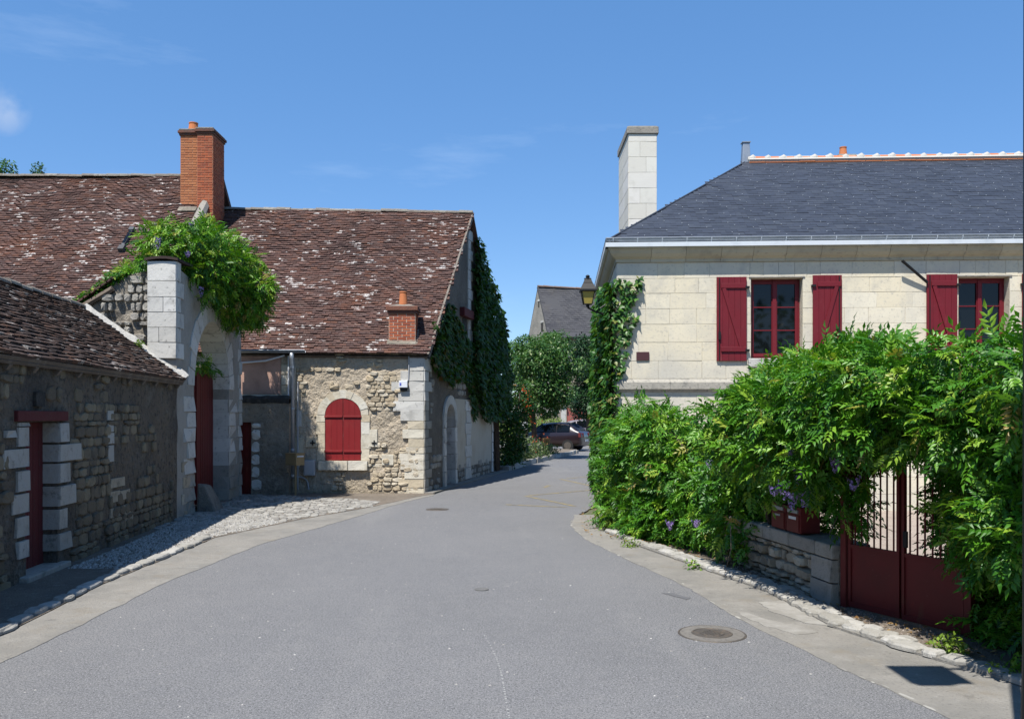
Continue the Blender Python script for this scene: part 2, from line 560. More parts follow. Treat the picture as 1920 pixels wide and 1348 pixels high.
def leaves(kind, P, B, S, tint, m, parent, name='foliage', single=0, single_name='leaf'):
    """leaves at P with bases B and sizes S; the `single` ones that show largest become objects of their own"""
    n = len(P)
    tm = TMPL[kind]
    pick = NR.randint(0, len(tm), n)
    alone = np.zeros(n, bool)
    if single:
        y = np.maximum(P[:, 1], .3); x = P[:, 0] / y; z = (P[:, 2] - EYE) / y
        ins = (np.abs(x) < .6) & (z > -.355) & (z < .487)
        sc = np.where(ins, S / y * np.clip(-(B[:, 1, 2]) * 0.5 + 0.8, .3, 1.3), -1)
        sc = sc - 1e3 * (NR.rand(n) > 0.55)
        alone[np.argsort(-sc)[:single]] = True
        mes = []
        for k, (V, T) in enumerate(tm):
            me = bpy.data.meshes.new(single_name)
            me.from_pydata([tuple(v) for v in V], [], [tuple(t) for t in T])
            at = me.attributes.new('tint', 'FLOAT', 'POINT'); at.data.foreach_set('value', np.zeros(len(V), np.float32))
            me.materials.append(m); mes.append(me)
        for i in np.nonzero(alone)[0]:
            M = Matrix.Identity(4)
            for a in range(3):
                for b in range(3): M[a][b] = B[i, a, b] * S[i]
                M[a][3] = P[i, a]
            link(bpy.data.objects.new(single_name, mes[pick[i]]), parent, M)
    Vs, Ts, Tn, off = [], [], [], 0
    for k, (V, T) in enumerate(tm):
        idx = np.nonzero((pick == k) & ~alone)[0]
        if not len(idx): continue
        W = np.einsum('nij,vj->nvi', B[idx] * S[idx, None, None], V) + P[idx, None, :]
        nv = len(V)
        Vs.append(W.reshape(-1, 3))
        Ts.append((T[None] + (np.arange(len(idx)) * nv)[:, None, None]).reshape(-1, 3) + off)
        Tn.append(np.repeat(tint[idx], nv)); off += len(idx) * nv
    return tri_mesh(name, np.concatenate(Vs), np.concatenate(Ts), np.concatenate(Tn), m, parent)

def unit(v): return v / (np.linalg.norm(v, axis=1, keepdims=True) + 1e-9)

def clump_points(clumps, n, inner=0.25, jitter=0.14, shell=(0.80, 1.08), reject=0.80):
    """points through the skins of many ellipsoids: (centre, radii); returns points and outward directions"""
    C = np.array([c for c, r in clumps]); Rr = np.array([r if hasattr(r, '__len__') else (r, r, r) for c, r in clumps], float)
    wgt = (Rr[:, 0] * Rr[:, 2]); wgt = wgt / wgt.sum()
    k = NR.choice(len(C), size=int(n * 2.2), p=wgt)
    d = unit(NR.normal(size=(len(k), 3)))
    rr = NR.uniform(shell[0], shell[1], len(k)); ins = NR.rand(len(k)) < inner
    rr = np.where(ins, NR.uniform(.35, .8, len(k)), rr)
    p = C[k] + d * Rr[k] * rr[:, None] + NR.normal(size=(len(k), 3)) * jitter * Rr[k] * 0.5
    keep = np.ones(len(k), bool)
    for i in range(len(C)):
        q = np.linalg.norm((p - C[i]) / Rr[i], axis=1)
        keep &= ~((q < reject) & (k != i) & ~ins)
    p, d = p[keep], d[keep]
    return p[:n], d[:n]

def leaf_basis(d, up=0.8, droop=-0.35, spread=0.6):
    n = len(d)
    ax = d * 0.7 + NR.normal(size=(n, 3)) * spread + np.array([0, 0, droop])
    nm = d * 0.55 + NR.normal(size=(n, 3)) * 0.38 + np.array([0, 0, up])
    return basis(ax, nm)

# ------------------------------------------------------------------ materials
asphalt = mat('asphalt', [(.116, .117, .121), (.116, .117, .121)], .9, [(0.3, (.140, .139, .141), .40, .66), (.22, (.094, .095, .099), .50, .68, .8), (1.4, (.110, .111, .116), .48, .72, .7), (6.0, (.155, .152, .150), .5, .7, .6), (.9, (.175, .172, .168), .56, .7, .7, (1, .12, 1)),
    (150, (.29, .29, .29), .53, .64, .85), (95, (.05, .05, .055), .55, .66, .85), (80, (.24, .24, .245), .53, .60, .9), (64, (.04, .04, .044), .55, .62, .9), (46, (.075, .075, .08), .55, .63, .7), (23, (.28, .275, .26), .70, .74, .8)], (180, .5, .006), .25)
concrete = mat('gutter_concrete', [(.205, .194, .174), (.205, .194, .174)], .9, [(1.2, (.15, .145, .133), .42, .68), (4, (.25, .24, .22), .52, .75, .7), (7, (.12, .116, .108), .58, .70, .7), (45, (.11, .105, .1), .55, .68, .7), (18, (.08, .076, .07), .63, .70, .8), (9, (.31, .30, .28), .62, .72, .7), (2.2, (.17, .15, .12), .56, .7, .7)], (40, .8, .015))
dirt = mat('dirt', [(.15, .125, .10), (.15, .125, .10)], .95, [(1.2, (.10, .085, .07), .45, .68), (9, (.21, .19, .165), .55, .7, .8), (45, (.28, .26, .235), .60, .68, .8), (30, (.06, .05, .04), .6, .7, .7)], (55, .9, .02))
gravel_m = mat('courtyard_gravel', [(.30, .25, .21), (.30, .25, .21)], .95, [(2, (.24, .19, .16), .45, .7), (40, (.42, .38, .33), .55, .65, .8), (60, (.14, .12, .10), .58, .68, .8)], (60, .9, .02))
earth = mat('far_ground', [(.10, .10, .06), (.10, .10, .06)], .95, [(0.2, (.06, .085, .03), .45, .65)], (10, .5))
pale_stone = mat('pale_kerb_stone', [(.32, .31, .285), (.24, .23, .205), (.39, .38, .355)], .9, [(7, (.13, .125, .115), .5, .72, .8), (40, (.38, .37, .35), .58, .7, .6)], (30, .8, .015))
cobble_m = mat('cobble_stone', [(.25, .24, .22), (.17, .162, .148), (.31, .30, .275), (.21, .20, .18)], .9, [(6, (.13, .12, .11), .52, .7, .8)], (40, .7, .01))
white_pl_ = mat('pale_drip', [(.27, .27, .265), (.27, .27, .265)], .8)
yellow = mat('worn_yellow_paint', [(.24, .19, .08), (.24, .19, .08)], .9, [(9, (.11, .108, .105), .42, .6, 1.0)], (120, .4, .004))
iron = mat('cast_iron', [(.085, .075, .066), (.085, .075, .066)], .6, [(20, (.15, .115, .085), .5, .7)], (60, .6, .008), .4, .3)

limestone = mat('white_limestone', [(.48, .47, .44), (.42, .41, .38), (.54, .53, .50)], .88, [(3.5, (.24, .235, .22), .52, .72, .75), (14, (.12, .118, .112), .60, .70, .75)], (22, .55, .012))
tuffeau = mat('cream_ashlar', [(.60, .545, .42), (.585, .525, .395), (.62, .575, .465), (.60, .54, .41)], .9, [(.5, (.46, .435, .375), .45, .66, .85), (1.5, (.36, .345, .31), .56, .72, .75), (.9, (.44, .42, .375), .5, .66, .7, (1, 1, .18)), (13, (.42, .395, .335), .53, .68, .55), (26, (.33, .31, .27), .58, .68, .6)], (22, .4, .008))
joint = mat('lime_joint', [(.50, .455, .36), (.50, .455, .36)], .95, [(6, (.32, .29, .23), .5, .7)], (40, .5))
chim_stone = mat('new_white_stone', [(.60, .585, .53), (.54, .52, .46), (.63, .61, .57)], .88, [(4, (.45, .43, .38), .52, .72, .6)], (30, .25, .006))
grey_stone = mat('weathered_stone', [(.30, .285, .25), (.24, .225, .20), (.36, .34, .30)], .92, [(5, (.15, .14, .12), .5, .7, .8), (22, (.09, .088, .08), .60, .7, .7)], (24, .8, .015))
plaster = mat('rough_lime_plaster', [(.44, .375, .29), (.44, .375, .29)], .95, [(1.2, (.36, .305, .23), .45, .7, .9), (5, (.50, .445, .36), .52, .72, .8), (17, (.25, .205, .15), .57, .70, .75)], (11, 1.0, .09), low=((.28, .235, .17), .5, 2.2))
rubble_m = mat('golden_rubble', [(.43, .365, .265), (.36, .30, .215), (.50, .45, .36), (.40, .325, .22)], .92, [(9, (.20, .165, .115), .52, .72, .7)], (20, .8, .015))
door_stone = mat('stained_limestone', [(.38, .365, .335), (.31, .295, .265), (.43, .415, .385)], .92, [(2.5, (.22, .205, .175), .48, .70, .8), (10, (.13, .12, .105), .57, .70, .8), (1.2, (.29, .265, .22), .5, .7, .7)], (16, .9, .02))
quoin_m = mat('quoin_stone', [(.52, .47, .37), (.55, .52, .44), (.45, .385, .28), (.58, .56, .50)], .9, [(5, (.30, .26, .19), .5, .72, .75), (22, (.18, .16, .13), .60, .7, .6)], (18, .7, .015))
pink_plaster = mat('pink_plaster', [(.42, .265, .21), (.42, .265, .21)], .95, [(2, (.30, .19, .15), .45, .7), (12, (.42, .29, .235), .56, .7, .6)], (35, .7, .012))
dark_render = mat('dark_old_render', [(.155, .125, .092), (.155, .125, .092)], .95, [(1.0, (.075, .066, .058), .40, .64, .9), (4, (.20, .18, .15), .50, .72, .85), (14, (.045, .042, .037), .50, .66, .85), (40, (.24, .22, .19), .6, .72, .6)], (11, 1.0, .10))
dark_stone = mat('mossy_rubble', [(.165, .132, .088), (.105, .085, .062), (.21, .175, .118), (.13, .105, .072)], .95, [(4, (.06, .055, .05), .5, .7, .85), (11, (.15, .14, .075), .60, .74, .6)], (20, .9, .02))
grey_render = mat('grey_render', [(.215, .19, .155), (.215, .19, .155)], .95, [(1.4, (.14, .125, .10), .42, .66), (6, (.30, .27, .225), .52, .7, .8), (13, (.09, .082, .07), .54, .68, .8), (3, (.06, .056, .05), .6, .74, .8)], (14, 1.0, .05))
cap_and_hollow = mat('lichen_cap_dark_hollow', [(.035, .033, .031), (.035, .033, .031)], .95, [(9, (.075, .07, .062), .5, .7)], (24, 1.0, .03))  # dark tone shared by the wall cap and panels painted as unlit openings

tile_brown = mat('brown_roof_tile', [(.088, .052, .045), (.068, .043, .040), (.106, .056, .045), (.088, .058, .052), (.122, .060, .043)], .93,
    [(.55, (.125, .052, .030), .56, .72, .7), (.9, (.035, .025, .024), .53, .7, .6), (30, (.27, .225, .21), .58, .70, .75)], (60, .6, .01), .15, fleck=((.48, .45, .43), 1.1, .812))
tile_low = mat('dark_roof_tile', [(.050, .038, .034), (.070, .048, .040), (.036, .029, .028), (.095, .055, .040)], .93,
    [(.8, (.115, .060, .040), .56, .72, .7), (20, (.17, .155, .145), .60, .70, .8)], (60, .6, .01), .15, fleck=((.38, .36, .34), 2.5, .80))
ridge_m = mat('lichened_ridge', [(.20, .19, .165), (.16, .14, .12), (.25, .235, .205)], .95, [(10, (.10, .075, .06), .5, .7, .8), (5, (.27, .20, .10), .64, .72, .6)], (20, 1.0, .03))
slate_m = mat('blue_slate', [(.025, .031, .046), (.032, .039, .056), (.020, .025, .038), (.035, .042, .057), (.027, .033, .048)], .55, [(.5, (.036, .044, .064), .5, .7, .6), (3, (.020, .025, .036), .5, .7, .5)], (40, .25, .004), .35)
old_slate = mat('old_grey_slate', [(.055, .055, .062), (.07, .07, .075), (.045, .046, .053)], .8, [(.4, (.085, .08, .075), .5, .7, .7)], (8, .6), .2)
brick_orange = mat('orange_brick', [(.36, .135, .060), (.40, .165, .075), (.31, .11, .05), (.38, .15, .07)], .92, [(2, (.34, .15, .08), .5, .72, .6)], (60, .5, .008))
brick_red = mat('red_brick', [(.32, .085, .040), (.38, .11, .05), (.25, .065, .035), (.35, .12, .06)], .92, [(3, (.22, .085, .055), .55, .72, .7), (10, (.10, .05, .04), .64, .72, .6)], (60, .5, .008))
mortar_m = mat('mortar', [(.52, .43, .34), (.52, .43, .34)], .95, [(8, (.30, .23, .17), .5, .7)], (60, .5))
mortar_red = mat('red_mortar', [(.33, .16, .10), (.33, .16, .10)], .95, [(8, (.24, .12, .08), .5, .7)], (60, .5))
old_cap = mat('sooty_brick', [(.17, .075, .05), (.13, .06, .045)], .95, [(5, (.07, .055, .05), .48, .68, .8), (16, (.24, .2, .17), .6, .72, .6)], (30, .9, .015))
warm_stone = mat('warm_garden_stone', [(.36, .31, .23), (.28, .24, .18), (.43, .39, .31)], .93, [(6, (.14, .12, .09), .48, .68, .8), (18, (.42, .39, .33), .6, .72, .6)], (20, .9, .02))
terracotta = mat('terracotta', [(.48, .165, .065), (.44, .15, .06)], .85, [(9, (.34, .13, .07), .52, .7, .7)], (40, .3, .005))
white_mortar = mat('white_mortar', [(.37, .36, .335), (.37, .36, .335)], .95, [(6, (.44, .42, .39), .55, .72, .7)], (20, .9, .02))
zinc = mat('zinc', [(.30, .33, .37), (.30, .33, .37)], .45, [(4, (.22, .25, .29), .5, .7)], None, .5, .55)
zinc_pale = mat('painted_zinc', [(.52, .56, .60), (.52, .56, .60)], .5, [(3, (.42, .46, .50), .5, .7)], None, .4, .0)
red_paint = mat('bright_red_paint', [(.20, .013, .015), (.19, .012, .014)], .5, [(1.6, (.165, .013, .014), .5, .7), (9, (.27, .06, .05), .60, .74, .6, (1, 1, .12)), (3, (.23, .035, .03), .55, .75, .6)], (30, .12, .003), .35)
dark_red = mat('dark_red_paint', [(.135, .007, .014), (.125, .007, .013)], .5, [(2, (.11, .009, .014), .5, .7), (11, (.24, .07, .07), .62, .74, .6, (1, 1, .12)), (2.5, (.17, .022, .03), .55, .75, .6)], (30, .12, .003), .35)
gate_red = mat('gate_red_paint', [(.12, .012, .012), (.105, .011, .011)], .55, [(2, (.085, .011, .010), .45, .7), (7, (.11, .045, .025), .60, .72, .7, (1, 1, .25)), (16, (.20, .05, .045), .64, .74, .5)], (30, .2, .004), .3)
lintel_red = mat('old_red_paint', [(.085, .013, .015), (.085, .013, .015)], .8, [(3, (.085, .02, .02), .5, .7), (16, (.06, .03, .025), .58, .7)], (20, .7, .01))
old_wood = mat('weathered_wood', [(.14, .11, .085), (.10, .08, .065)], .9, [(6, (.20, .175, .15), .5, .7, .7, (1, 1, .2))], (20, .6, .01))
black_iron = mat('black_iron', [(.015, .015, .016), (.015, .015, .016)], .5, [], None, .4, .4)
white_pl = mat('white_plastic', [(.62, .64, .68), (.62, .64, .68)], .5)
grey_pl = mat('grey_plastic', [(.33, .34, .36), (.33, .34, .36)], .5)
tan_metal = mat('tan_metal', [(.25, .185, .095), (.25, .185, .095)], .5, [(6, (.20, .15, .08), .5, .7)])
plaque_m = mat('brown_plaque', [(.065, .028, .03), (.065, .028, .03)], .4)
bark = mat('bark', [(.085, .06, .042), (.07, .05, .036)], .95, [(8, (.045, .034, .026), .5, .7, 1, (1, 1, .3))], (20, .9, .02))
pane_m = glass_mat('window_glass', (.004, .005, .006))
lamp_glass = glass_mat('yellowed_lamp_glass', (.30, .24, .06), .15)
rubber = mat('rubber', [(.02, .02, .02), (.02, .02, .02)], .8)

wist_leaf = leaf_mat('wisteria_leaf', [(0, (.019, .085, .008)), (.32, (.038, .135, .011)), (.60, (.070, .205, .014)), (.83, (.145, .300, .020)), (.96, (.26, .36, .045)), (1, (.28, .20, .06))], .26)
ivy_leaf = leaf_mat('ivy_leaf', [(0, (.018, .072, .012)), (.5, (.032, .105, .016)), (.88, (.07, .17, .025)), (1, (.19, .17, .05))], .25, .42)
ivy_dark = leaf_mat('creeper_leaf', [(0, (.016, .052, .008)), (.5, (.026, .078, .010)), (.9, (.055, .125, .016)), (1, (.19, .10, .03))], .3, .6)
tree_leaf = leaf_mat('lime_leaf', [(0, (.028, .085, .018)), (.5, (.05, .125, .028)), (.9, (.10, .19, .055)), (1, (.17, .22, .08))], .28)
conifer_leaf = leaf_mat('dark_needle', [(0, (.012, .04, .012)), (1, (.022, .06, .018))], .12)
hedge_leaf = leaf_mat('bright_hedge_leaf', [(0, (.10, .17, .02)), (1, (.17, .25, .03))], .3)
flower_leaf = leaf_mat('flower_bed_leaf', [(0, (.06, .11, .03)), (.6, (.10, .15, .05)), (1, (.15, .17, .09))], .25)
petal_lilac = leaf_mat('lilac_petal', [(0, (.19, .12, .36)), (.6, (.29, .20, .48)), (1, (.42, .34, .60))], .3)
petal_red = leaf_mat('orange_red_petal', [(0, (.55, .05, .02)), (.6, (.62, .10, .03)), (1, (.62, .18, .05))], .3)
petal_lav = leaf_mat('lavender_petal', [(0, (.14, .13, .24)), (1, (.24, .21, .34))], .25)
dry_leaf = leaf_mat('dry_leaf', [(0, (.16, .085, .035)), (1, (.28, .19, .08))], .2)

# ------------------------------------------------------------------ ground, road, gutters, kerbs
from mathutils.geometry import tessellate_polygon

def sheet(name, pts, z, m, kind='structure', jit=0.02, step=0.3, thick=0.0, far=None):
    out = []
    n = len(pts)
    for i in range(n):
        a, b = Vector((*pts[i], 0)), Vector((*pts[(i + 1) % n], 0))
        k = max(1, int((b - a).length / step)) if (b - a).length < 40 else 1
        t = (b - a).normalized(); nn = Vector((-t.y, t.x, 0))
        for j in range(k):
            p = a.lerp(b, j / k)
            if jit: p = p + nn * jit * (rnoise(p.x * 3.1, p.y * 3.1, 4.0) + .6 * rnoise(p.x * 11, p.y * 11, 1.0)) * 1.4
            out.append(Vector((p.x, p.y, z)))
    tris = tessellate_polygon([out])
    mb = MB(); mb.v = [tuple(p) for p in out]
    for t in tris:
        a, b, c = (out[i] for i in t)
        mb.f.append(tuple(t) if (b - a).cross(c - a).z > 0 else tuple(t)[::-1])
    if thick:
        k = len(out); mb.v += [(p.x, p.y, z - thick) for p in out]
        ar = sum(out[i].x * out[(i + 1) % k].y - out[(i + 1) % k].x * out[i].y for i in range(k))
        for i in range(k):
            j = (i + 1) % k
            mb.f.append((i, k + i, k + j, j) if ar > 0 else (j, k + j, k + i, i))
    o = mb.build(name, m)
    return tag(o, kind=kind)

tag(MB().add([(-900, -300, -.03), (900, -300, -.03), (900, 1500, -.03), (-900, 1500, -.03)], [(0, 1, 2, 3)]).build('ground', earth), kind='structure')
RL = [(-3.5, 1.0), (-3.72, 4.0), (-3.80, 6.33), (-3.78, 7.4), (-3.82, 9.3), (-3.60, 12.0), (-2.95, 14.8), (-2.28, 18.0), (-1.86, 19.3), (-1.32, 22.1), (-.36, 26.8), (.86, 32.7), (3.05, 41.0)]
RR = [(3.6, 1.0), (3.2, 3.3), (2.69, 5.07), (2.37, 6.33), (2.08, 7.58), (1.94, 8.86), (1.57, 10.47), (1.13, 12.5), (1.03, 14.05), (1.22, 15.6), (1.7, 17.2), (2.2, 23.5), (12, 27)]
road = sheet('road', [(-3.5, -6), *RL, (3.3, 44), (-6, 46), (-9, 72), (40, 72), (40, 27), *RR[::-1], (3.6, -6)], 0.0, asphalt)
GL = [(-4.0, 1.0), (-4.12, 4.0), (-4.18, 6.97), (-4.38, 9.29), (-4.36, 11.1), (-4.40, 12.6), (-3.69, 14.8), (-2.75, 16.95), (-2.06, 19.2), (-1.78, 19.75)]
sheet('left_gutter', [*GL, *[(x + .07, y - .02) for x, y in RL[8::-1]]], 0.004, concrete, jit=.018, step=.09, thick=.02)
GR = [(4.6, 3.0), (3.75, 4.9), (3.30, 5.94), (2.98, 6.62), (2.73, 7.29), (2.62, 8.73), (1.76, 11.76), (1.50, 13.0), (1.52, 14.4), (1.55, 15.5)]
sheet('right_gutter', [*GR, *[(x - .07, y - .02) for x, y in RR[9:0:-1]]], 0.004, concrete, jit=.018, step=.09, thick=.02)
new_conc = mat('pale_new_concrete', [(.26, .25, .23), (.26, .25, .23)], .9, [(3, (.19, .18, .162), .42, .62), (9, (.20, .19, .17), .5, .7), (50, (.15, .145, .13), .62, .7, .6)], (60, .4, .008))
sheet('concrete_patch', [G(*p) for p in ((1372, 1147), (1402, 1149), (1470, 1170), (1532, 1186), (1496, 1190), (1436, 1175))], 0.008, new_conc, jit=.05, step=.07, thick=.01)
sheet('concrete_patch', [G(*p) for p in ((1422, 1131), (1470, 1127), (1543, 1158), (1562, 1177), (1500, 1166), (1452, 1149))], 0.0115, new_conc, jit=.05, step=.07, thick=.012)
P = Pieces('rubble', cobble_m, 120)
for a_, b_ in zip(RR[1:9], RR[2:10]):
    a_, b_ = Vector(a_), Vector(b_); t_ = (b_ - a_).normalized(); q_ = 0.0
    while q_ < (b_ - a_).length:
        l_ = R.uniform(.03, .15); c_ = a_ + t_ * (q_ + l_ / 2)
        if R.random() < .62: P.add(groundM(c_.x - .055 + R.uniform(-.03, .02), c_.y, .003, l_, R.uniform(.010, .035), .004, math.atan2(t_.y, t_.x) + R.uniform(-.1, .1)))
        q_ += l_ + R.uniform(0, .12)
P.finish('mortar_chip', 'mortar_chips', bpy.data.objects['right_gutter'])
sheet('left_pavement', [(-8.6, 1.0), (-4.0, 1.0), *GL[1:6], (-4.6, 13.2), (-8.6, 13.2)], 0.012, dirt)
sheet('forecourt', [(-8.6, 13.2), (-4.6, 13.2), *GL[5:], (-1.9, 20.4), (-8.6, 20.4)], 0.008, dirt)
sheet('right_pavement', [(4.6, 3.0), *GR[1:], (2.4, 16.9), (3.4, 9), (4.3, 7.5), (5.2, 6), (6, 3)], 0.016, dirt)
sheet('courtyard', [(2.3, 16.9), (14, 16.6), (14, 3), (6, 3), (5.2, 6), (4.3, 7.5), (3.4, 9)], 0.020, gravel_m, jit=0)
sheet('gable_footway', [(-1.82, 19.75), (-2.2, 19.9), (-.6, 28.1), (-.15, 28.0), (-.36, 26.8), (-1.32, 22.1)], 0.03, concrete, jit=.02, thick=.05)
isl = sheet('planted_island', [(-.15, 28.0), (.92, 32.9), (3.15, 41.2), (3.2, 42.3), (2.6, 43.2), (.2, 43.5), (-3, 46), (-6, 40), (-2.5, 28.1)], 0.14, dirt, thick=.16, jit=.03)

def ground_piece_line(P, pts, wd, ln, z, h, off=0.0):
    for (a, b) in zip(pts[:-1], pts[1:]):
        a, b = Vector(a), Vector(b); L = (b - a).length; t = (b - a) / L; q = 0.0
        ang = math.atan2(t.y, t.x); nn = Vector((-t.y, t.x))
        while q < L:
            l = ln * R.uniform(.6, 1.4); c = a + t * (q + l / 2) + nn * (off + R.uniform(-.015, .015))
            P.add(groundM(c.x, c.y, z, l - .02, wd * R.uniform(.8, 1.15), h * R.uniform(.8, 1.2), ang + R.uniform(-.06, .06)))
            q += l

def setting_group(name):                                 # an empty that only holds the stones of one piece of the setting
    o = bpy.data.objects.new(name, None); link(o); o['kind'] = 'structure'; return o
kb = sheet('left_kerb', [(x - .03, y) for x, y in GL[:6]] + [(x - .16, y) for x, y in GL[5::-1]], 0.020, concrete, jit=0, thick=.03)
P = Pieces('rubble', pale_stone); ground_piece_line(P, GL[:6], .17, .34, .012, .038, .08); P.finish('kerb_stone', 'kerb_stones', kb)
kb = sheet('right_kerb', [(x - .02, y - .01) for x, y in GR[1:8]] + [(x + .16, y + .08) for x, y in GR[7:0:-1]], 0.024, concrete, jit=0, thick=.03)
P = Pieces('rubble', pale_stone); ground_piece_line(P, GR[1:8], .17, .24, .014, .045, -.06); ground_piece_line(P, GR[3:7], .13, .2, .014, .035, -.20); P.finish('kerb_stone', 'kerb_stones', kb)
kb = sheet('island_kerb', [(-.15, 28.0), (.92, 32.9), (3.15, 41.2), (3.2, 42.3), (3.05, 42.3), (3.0, 41.3), (.77, 32.95), (-.30, 28.0)], 0.148, concrete, jit=0, thick=.14)
P = Pieces('block', pale_stone); ground_piece_line(P, [(-.13, 28.0), (.93, 32.9), (3.17, 41.2)], .16, .8, 0.0, .16, .05); P.finish('kerb_stone', 'kerb_stones', kb)

# cobbles of the forecourt
fc = bpy.data.objects['forecourt']
P = Pieces('rubble', cobble_m)
poly = [(-5.75, 13.6), (-4.45, 12.7), (-3.72, 14.85), (-2.80, 17.0), (-2.75, 17.9), (-4.3, 18.9), (-6.1, 19.4)]
def inside(p, pg):
    c = False
    for i in range(len(pg)):
        (x1, y1), (x2, y2) = pg[i], pg[i - 1]
        if (y1 > p[1]) != (y2 > p[1]) and p[0] < (x2 - x1) * (p[1] - y1) / (y2 - y1) + x1: c = not c
    return c
y = 12.6
while y < 19.5:
    x = -6.3 + R.random() * .1
    while x < -2.2:
        w_ = R.uniform(.085, .17)
        if inside((x, y), poly) and (y > 14.2 or R.random() < .75):
            P.add(groundM(x, y + R.uniform(-.01, .01), .002, w_ - .008, .118 * R.uniform(.8, 1.1), .022 * R.uniform(.5, 1.5), R.uniform(-.2, .2)))
        x += w_
    y += .128
P.finish('cobble', 'cobbles', fc)
# loose white chippings on the near end of the forecourt and along the gutters
def chips(name, region, n, size, m, parent=None, z=.016):
    mb = MB(); k = 0
    xs = [p[0] for p in region]; ys = [p[1] for p in region]
    while k < n:
        x, y = R.uniform(min(xs), max(xs)), R.uniform(min(ys), max(ys))
        if not inside((x, y), region): continue
        s = size * R.uniform(.5, 1.4); a = R.uniform(0, 6)
        p = [(x + s * math.cos(a + q), y + s * math.sin(a + q), z - .004) for q in (0, 2.1, 4.2)]
        mb.add(p + [(x, y, z + s * (.8 if name != 'grit' else .12))], [(0, 1, 3), (1, 2, 3), (2, 0, 3)]); k += 1
    return tag(mb.build(name, m, parent), kind='stuff')
chip_m = mat('white_chippings', [(.36, .35, .33), (.26, .25, .23), (.46, .45, .43)], .95)
tag(chips('gravel', [(-5.2, 10.0), (-4.5, 10.0), (-4.42, 12.6), (-3.9, 14.3), (-4.6, 15.6), (-5.7, 15.2)], 6500, .015, chip_m), 'loose white gravel beside the old outbuilding wall', 'gravel')
tag(chips('gravel', [(2.1, 11.0), (2.75, 8.8), (2.9, 7.4), (3.4, 6.2), (3.5, 7.0), (3.1, 8.2), (2.8, 10.0)], 900, .008, MATS['courtyard_gravel'], z=.020), 'loose gravel between kerb stones and red gate', 'gravel')
tag(chips('grit', [(-3.5, 3.5), (2.6, 4.5), (1.2, 12), (-2.4, 17), (-3.6, 11)], 190, .010, chip_m, z=.0045), 'scattered pale grit on the asphalt', 'grit')
mb = MB()
for i in range(46):                                      # a line of pale drips
    t = i / 45 + R.uniform(-.008, .008); p = Vector((*G(908, 1190), 0)).lerp(Vector((*G(962, 1345), 0)), t); s = R.uniform(.004, .010)
    p.x += .03 * math.sin(t * 4)
    mb.add([(p.x + s * math.cos(a), p.y + 1.3 * s * math.sin(a), .0022) for a in (0, 1.05, 2.1, 3.14, 4.2, 5.2)], [(0, 1, 2, 3, 4, 5)])
tag(mb.build('paint_drips', white_pl_), 'dotted trail of pale drips on the near asphalt', 'stain', kind='stuff')

# worn yellow zigzag
mb = MB()
def stripe(a, b, wd):
    a, b = Vector((*G(*a), 0)), Vector((*G(*b), 0)); t = (b - a).normalized(); n = Vector((-t.y, t.x, 0)) * wd / 2
    mb.add([(p.x, p.y, .004) for p in (a - n, b - n, b + n, a + n)], [(0, 1, 2, 3)])
for a, b in (((948, 946), (1062, 951)), ((986, 930), (1078, 949)), ((992, 929), (1118, 918)), ((1050, 898), (1118, 913)), ((1062, 897), (1118, 893)), ((1020, 914), (1030, 910))):
    stripe(a, b, .09)
tag(mb.build('road_marking', yellow), kind='structure')

def manhole(x, y, r, label, rings=True):
    t = thing('manhole_cover', label, 'manhole cover', (x, y, 0))
    ring = mat('ring_' + str(len(MATS)), [(.135, .125, .112), (.135, .125, .112)], .9, [(30, (.085, .08, .075), .5, .65), (5, (.16, .15, .135), .5, .7)], (50, .5, .006)) if rings else iron
    m = MB()
    m.lathe((x, y, 0), [(r, .001), (r * .985, .006), (r * .955, .006), (r * .945, .003)], 40, cap=False); m.build('frame', iron, t)
    m = MB(); m.lathe((x, y, 0), [(r * .94, .001), (r * .935, .006), (r * .60, .007)], 40, cap=False); m.build('concrete_ring', ring, t)
    m = MB(); m.lathe((x, y, 0), [(r * .60, .003), (r * .59, .010), (r * .55, .010), (r * .54, .006), (r * .36, .006), (r * .355, .011), (.001, .011)], 36, cap=False)
    lid = m.build('lid', iron, t)
    m = MB()
    for i in range(-3, 4):
        for j in range(-3, 4):
            if i * i + j * j < 10: m.box(x + (i - .35) * r * .09, x + (i + .35) * r * .09, y + (j - .35) * r * .09, y + (j + .35) * r * .09, .010, .015)
    m.build('tread_stud', iron, lid)
mx_, my_ = G(1335, 1188)
manhole(mx_, my_, .28, 'round manhole cover with concrete ring, near the right gutter')
mx_, my_ = G(820, 955)
manhole(mx_, my_, .22, 'far manhole cover in the road before the barn corner', False)
mx_, my_ = G(903, 1105)
iron2 = mat('grey_iron', [(.11, .108, .105), (.11, .108, .105)], .8, [(40, (.17, .165, .16), .5, .65)], (80, .6, .006))
t = thing('valve_cover', 'small round iron valve cover in the middle of the road', 'valve cover', (mx_, my_, 0))
MB().lathe((mx_, my_, 0), [(.075, .001), (.075, .008), (.055, .008), (.052, .004)], 20, cap=False).build('frame', iron2, t)
MB().lathe((mx_, my_, 0), [(.051, .002), (.05, .007), (.001, .007)], 20, cap=False).build('lid', iron2, t)
sheet('asphalt_patch', [G(1240, 1112), G(1262, 1111), G(1296, 1121), G(1288, 1124), G(1262, 1118)], .004, mat('tar', [(.10, .10, .106), (.10, .10, .106)], .85, [(60, (.16, .16, .16), .55, .65, .7)], (100, .5, .006)), jit=.03, step=.08)

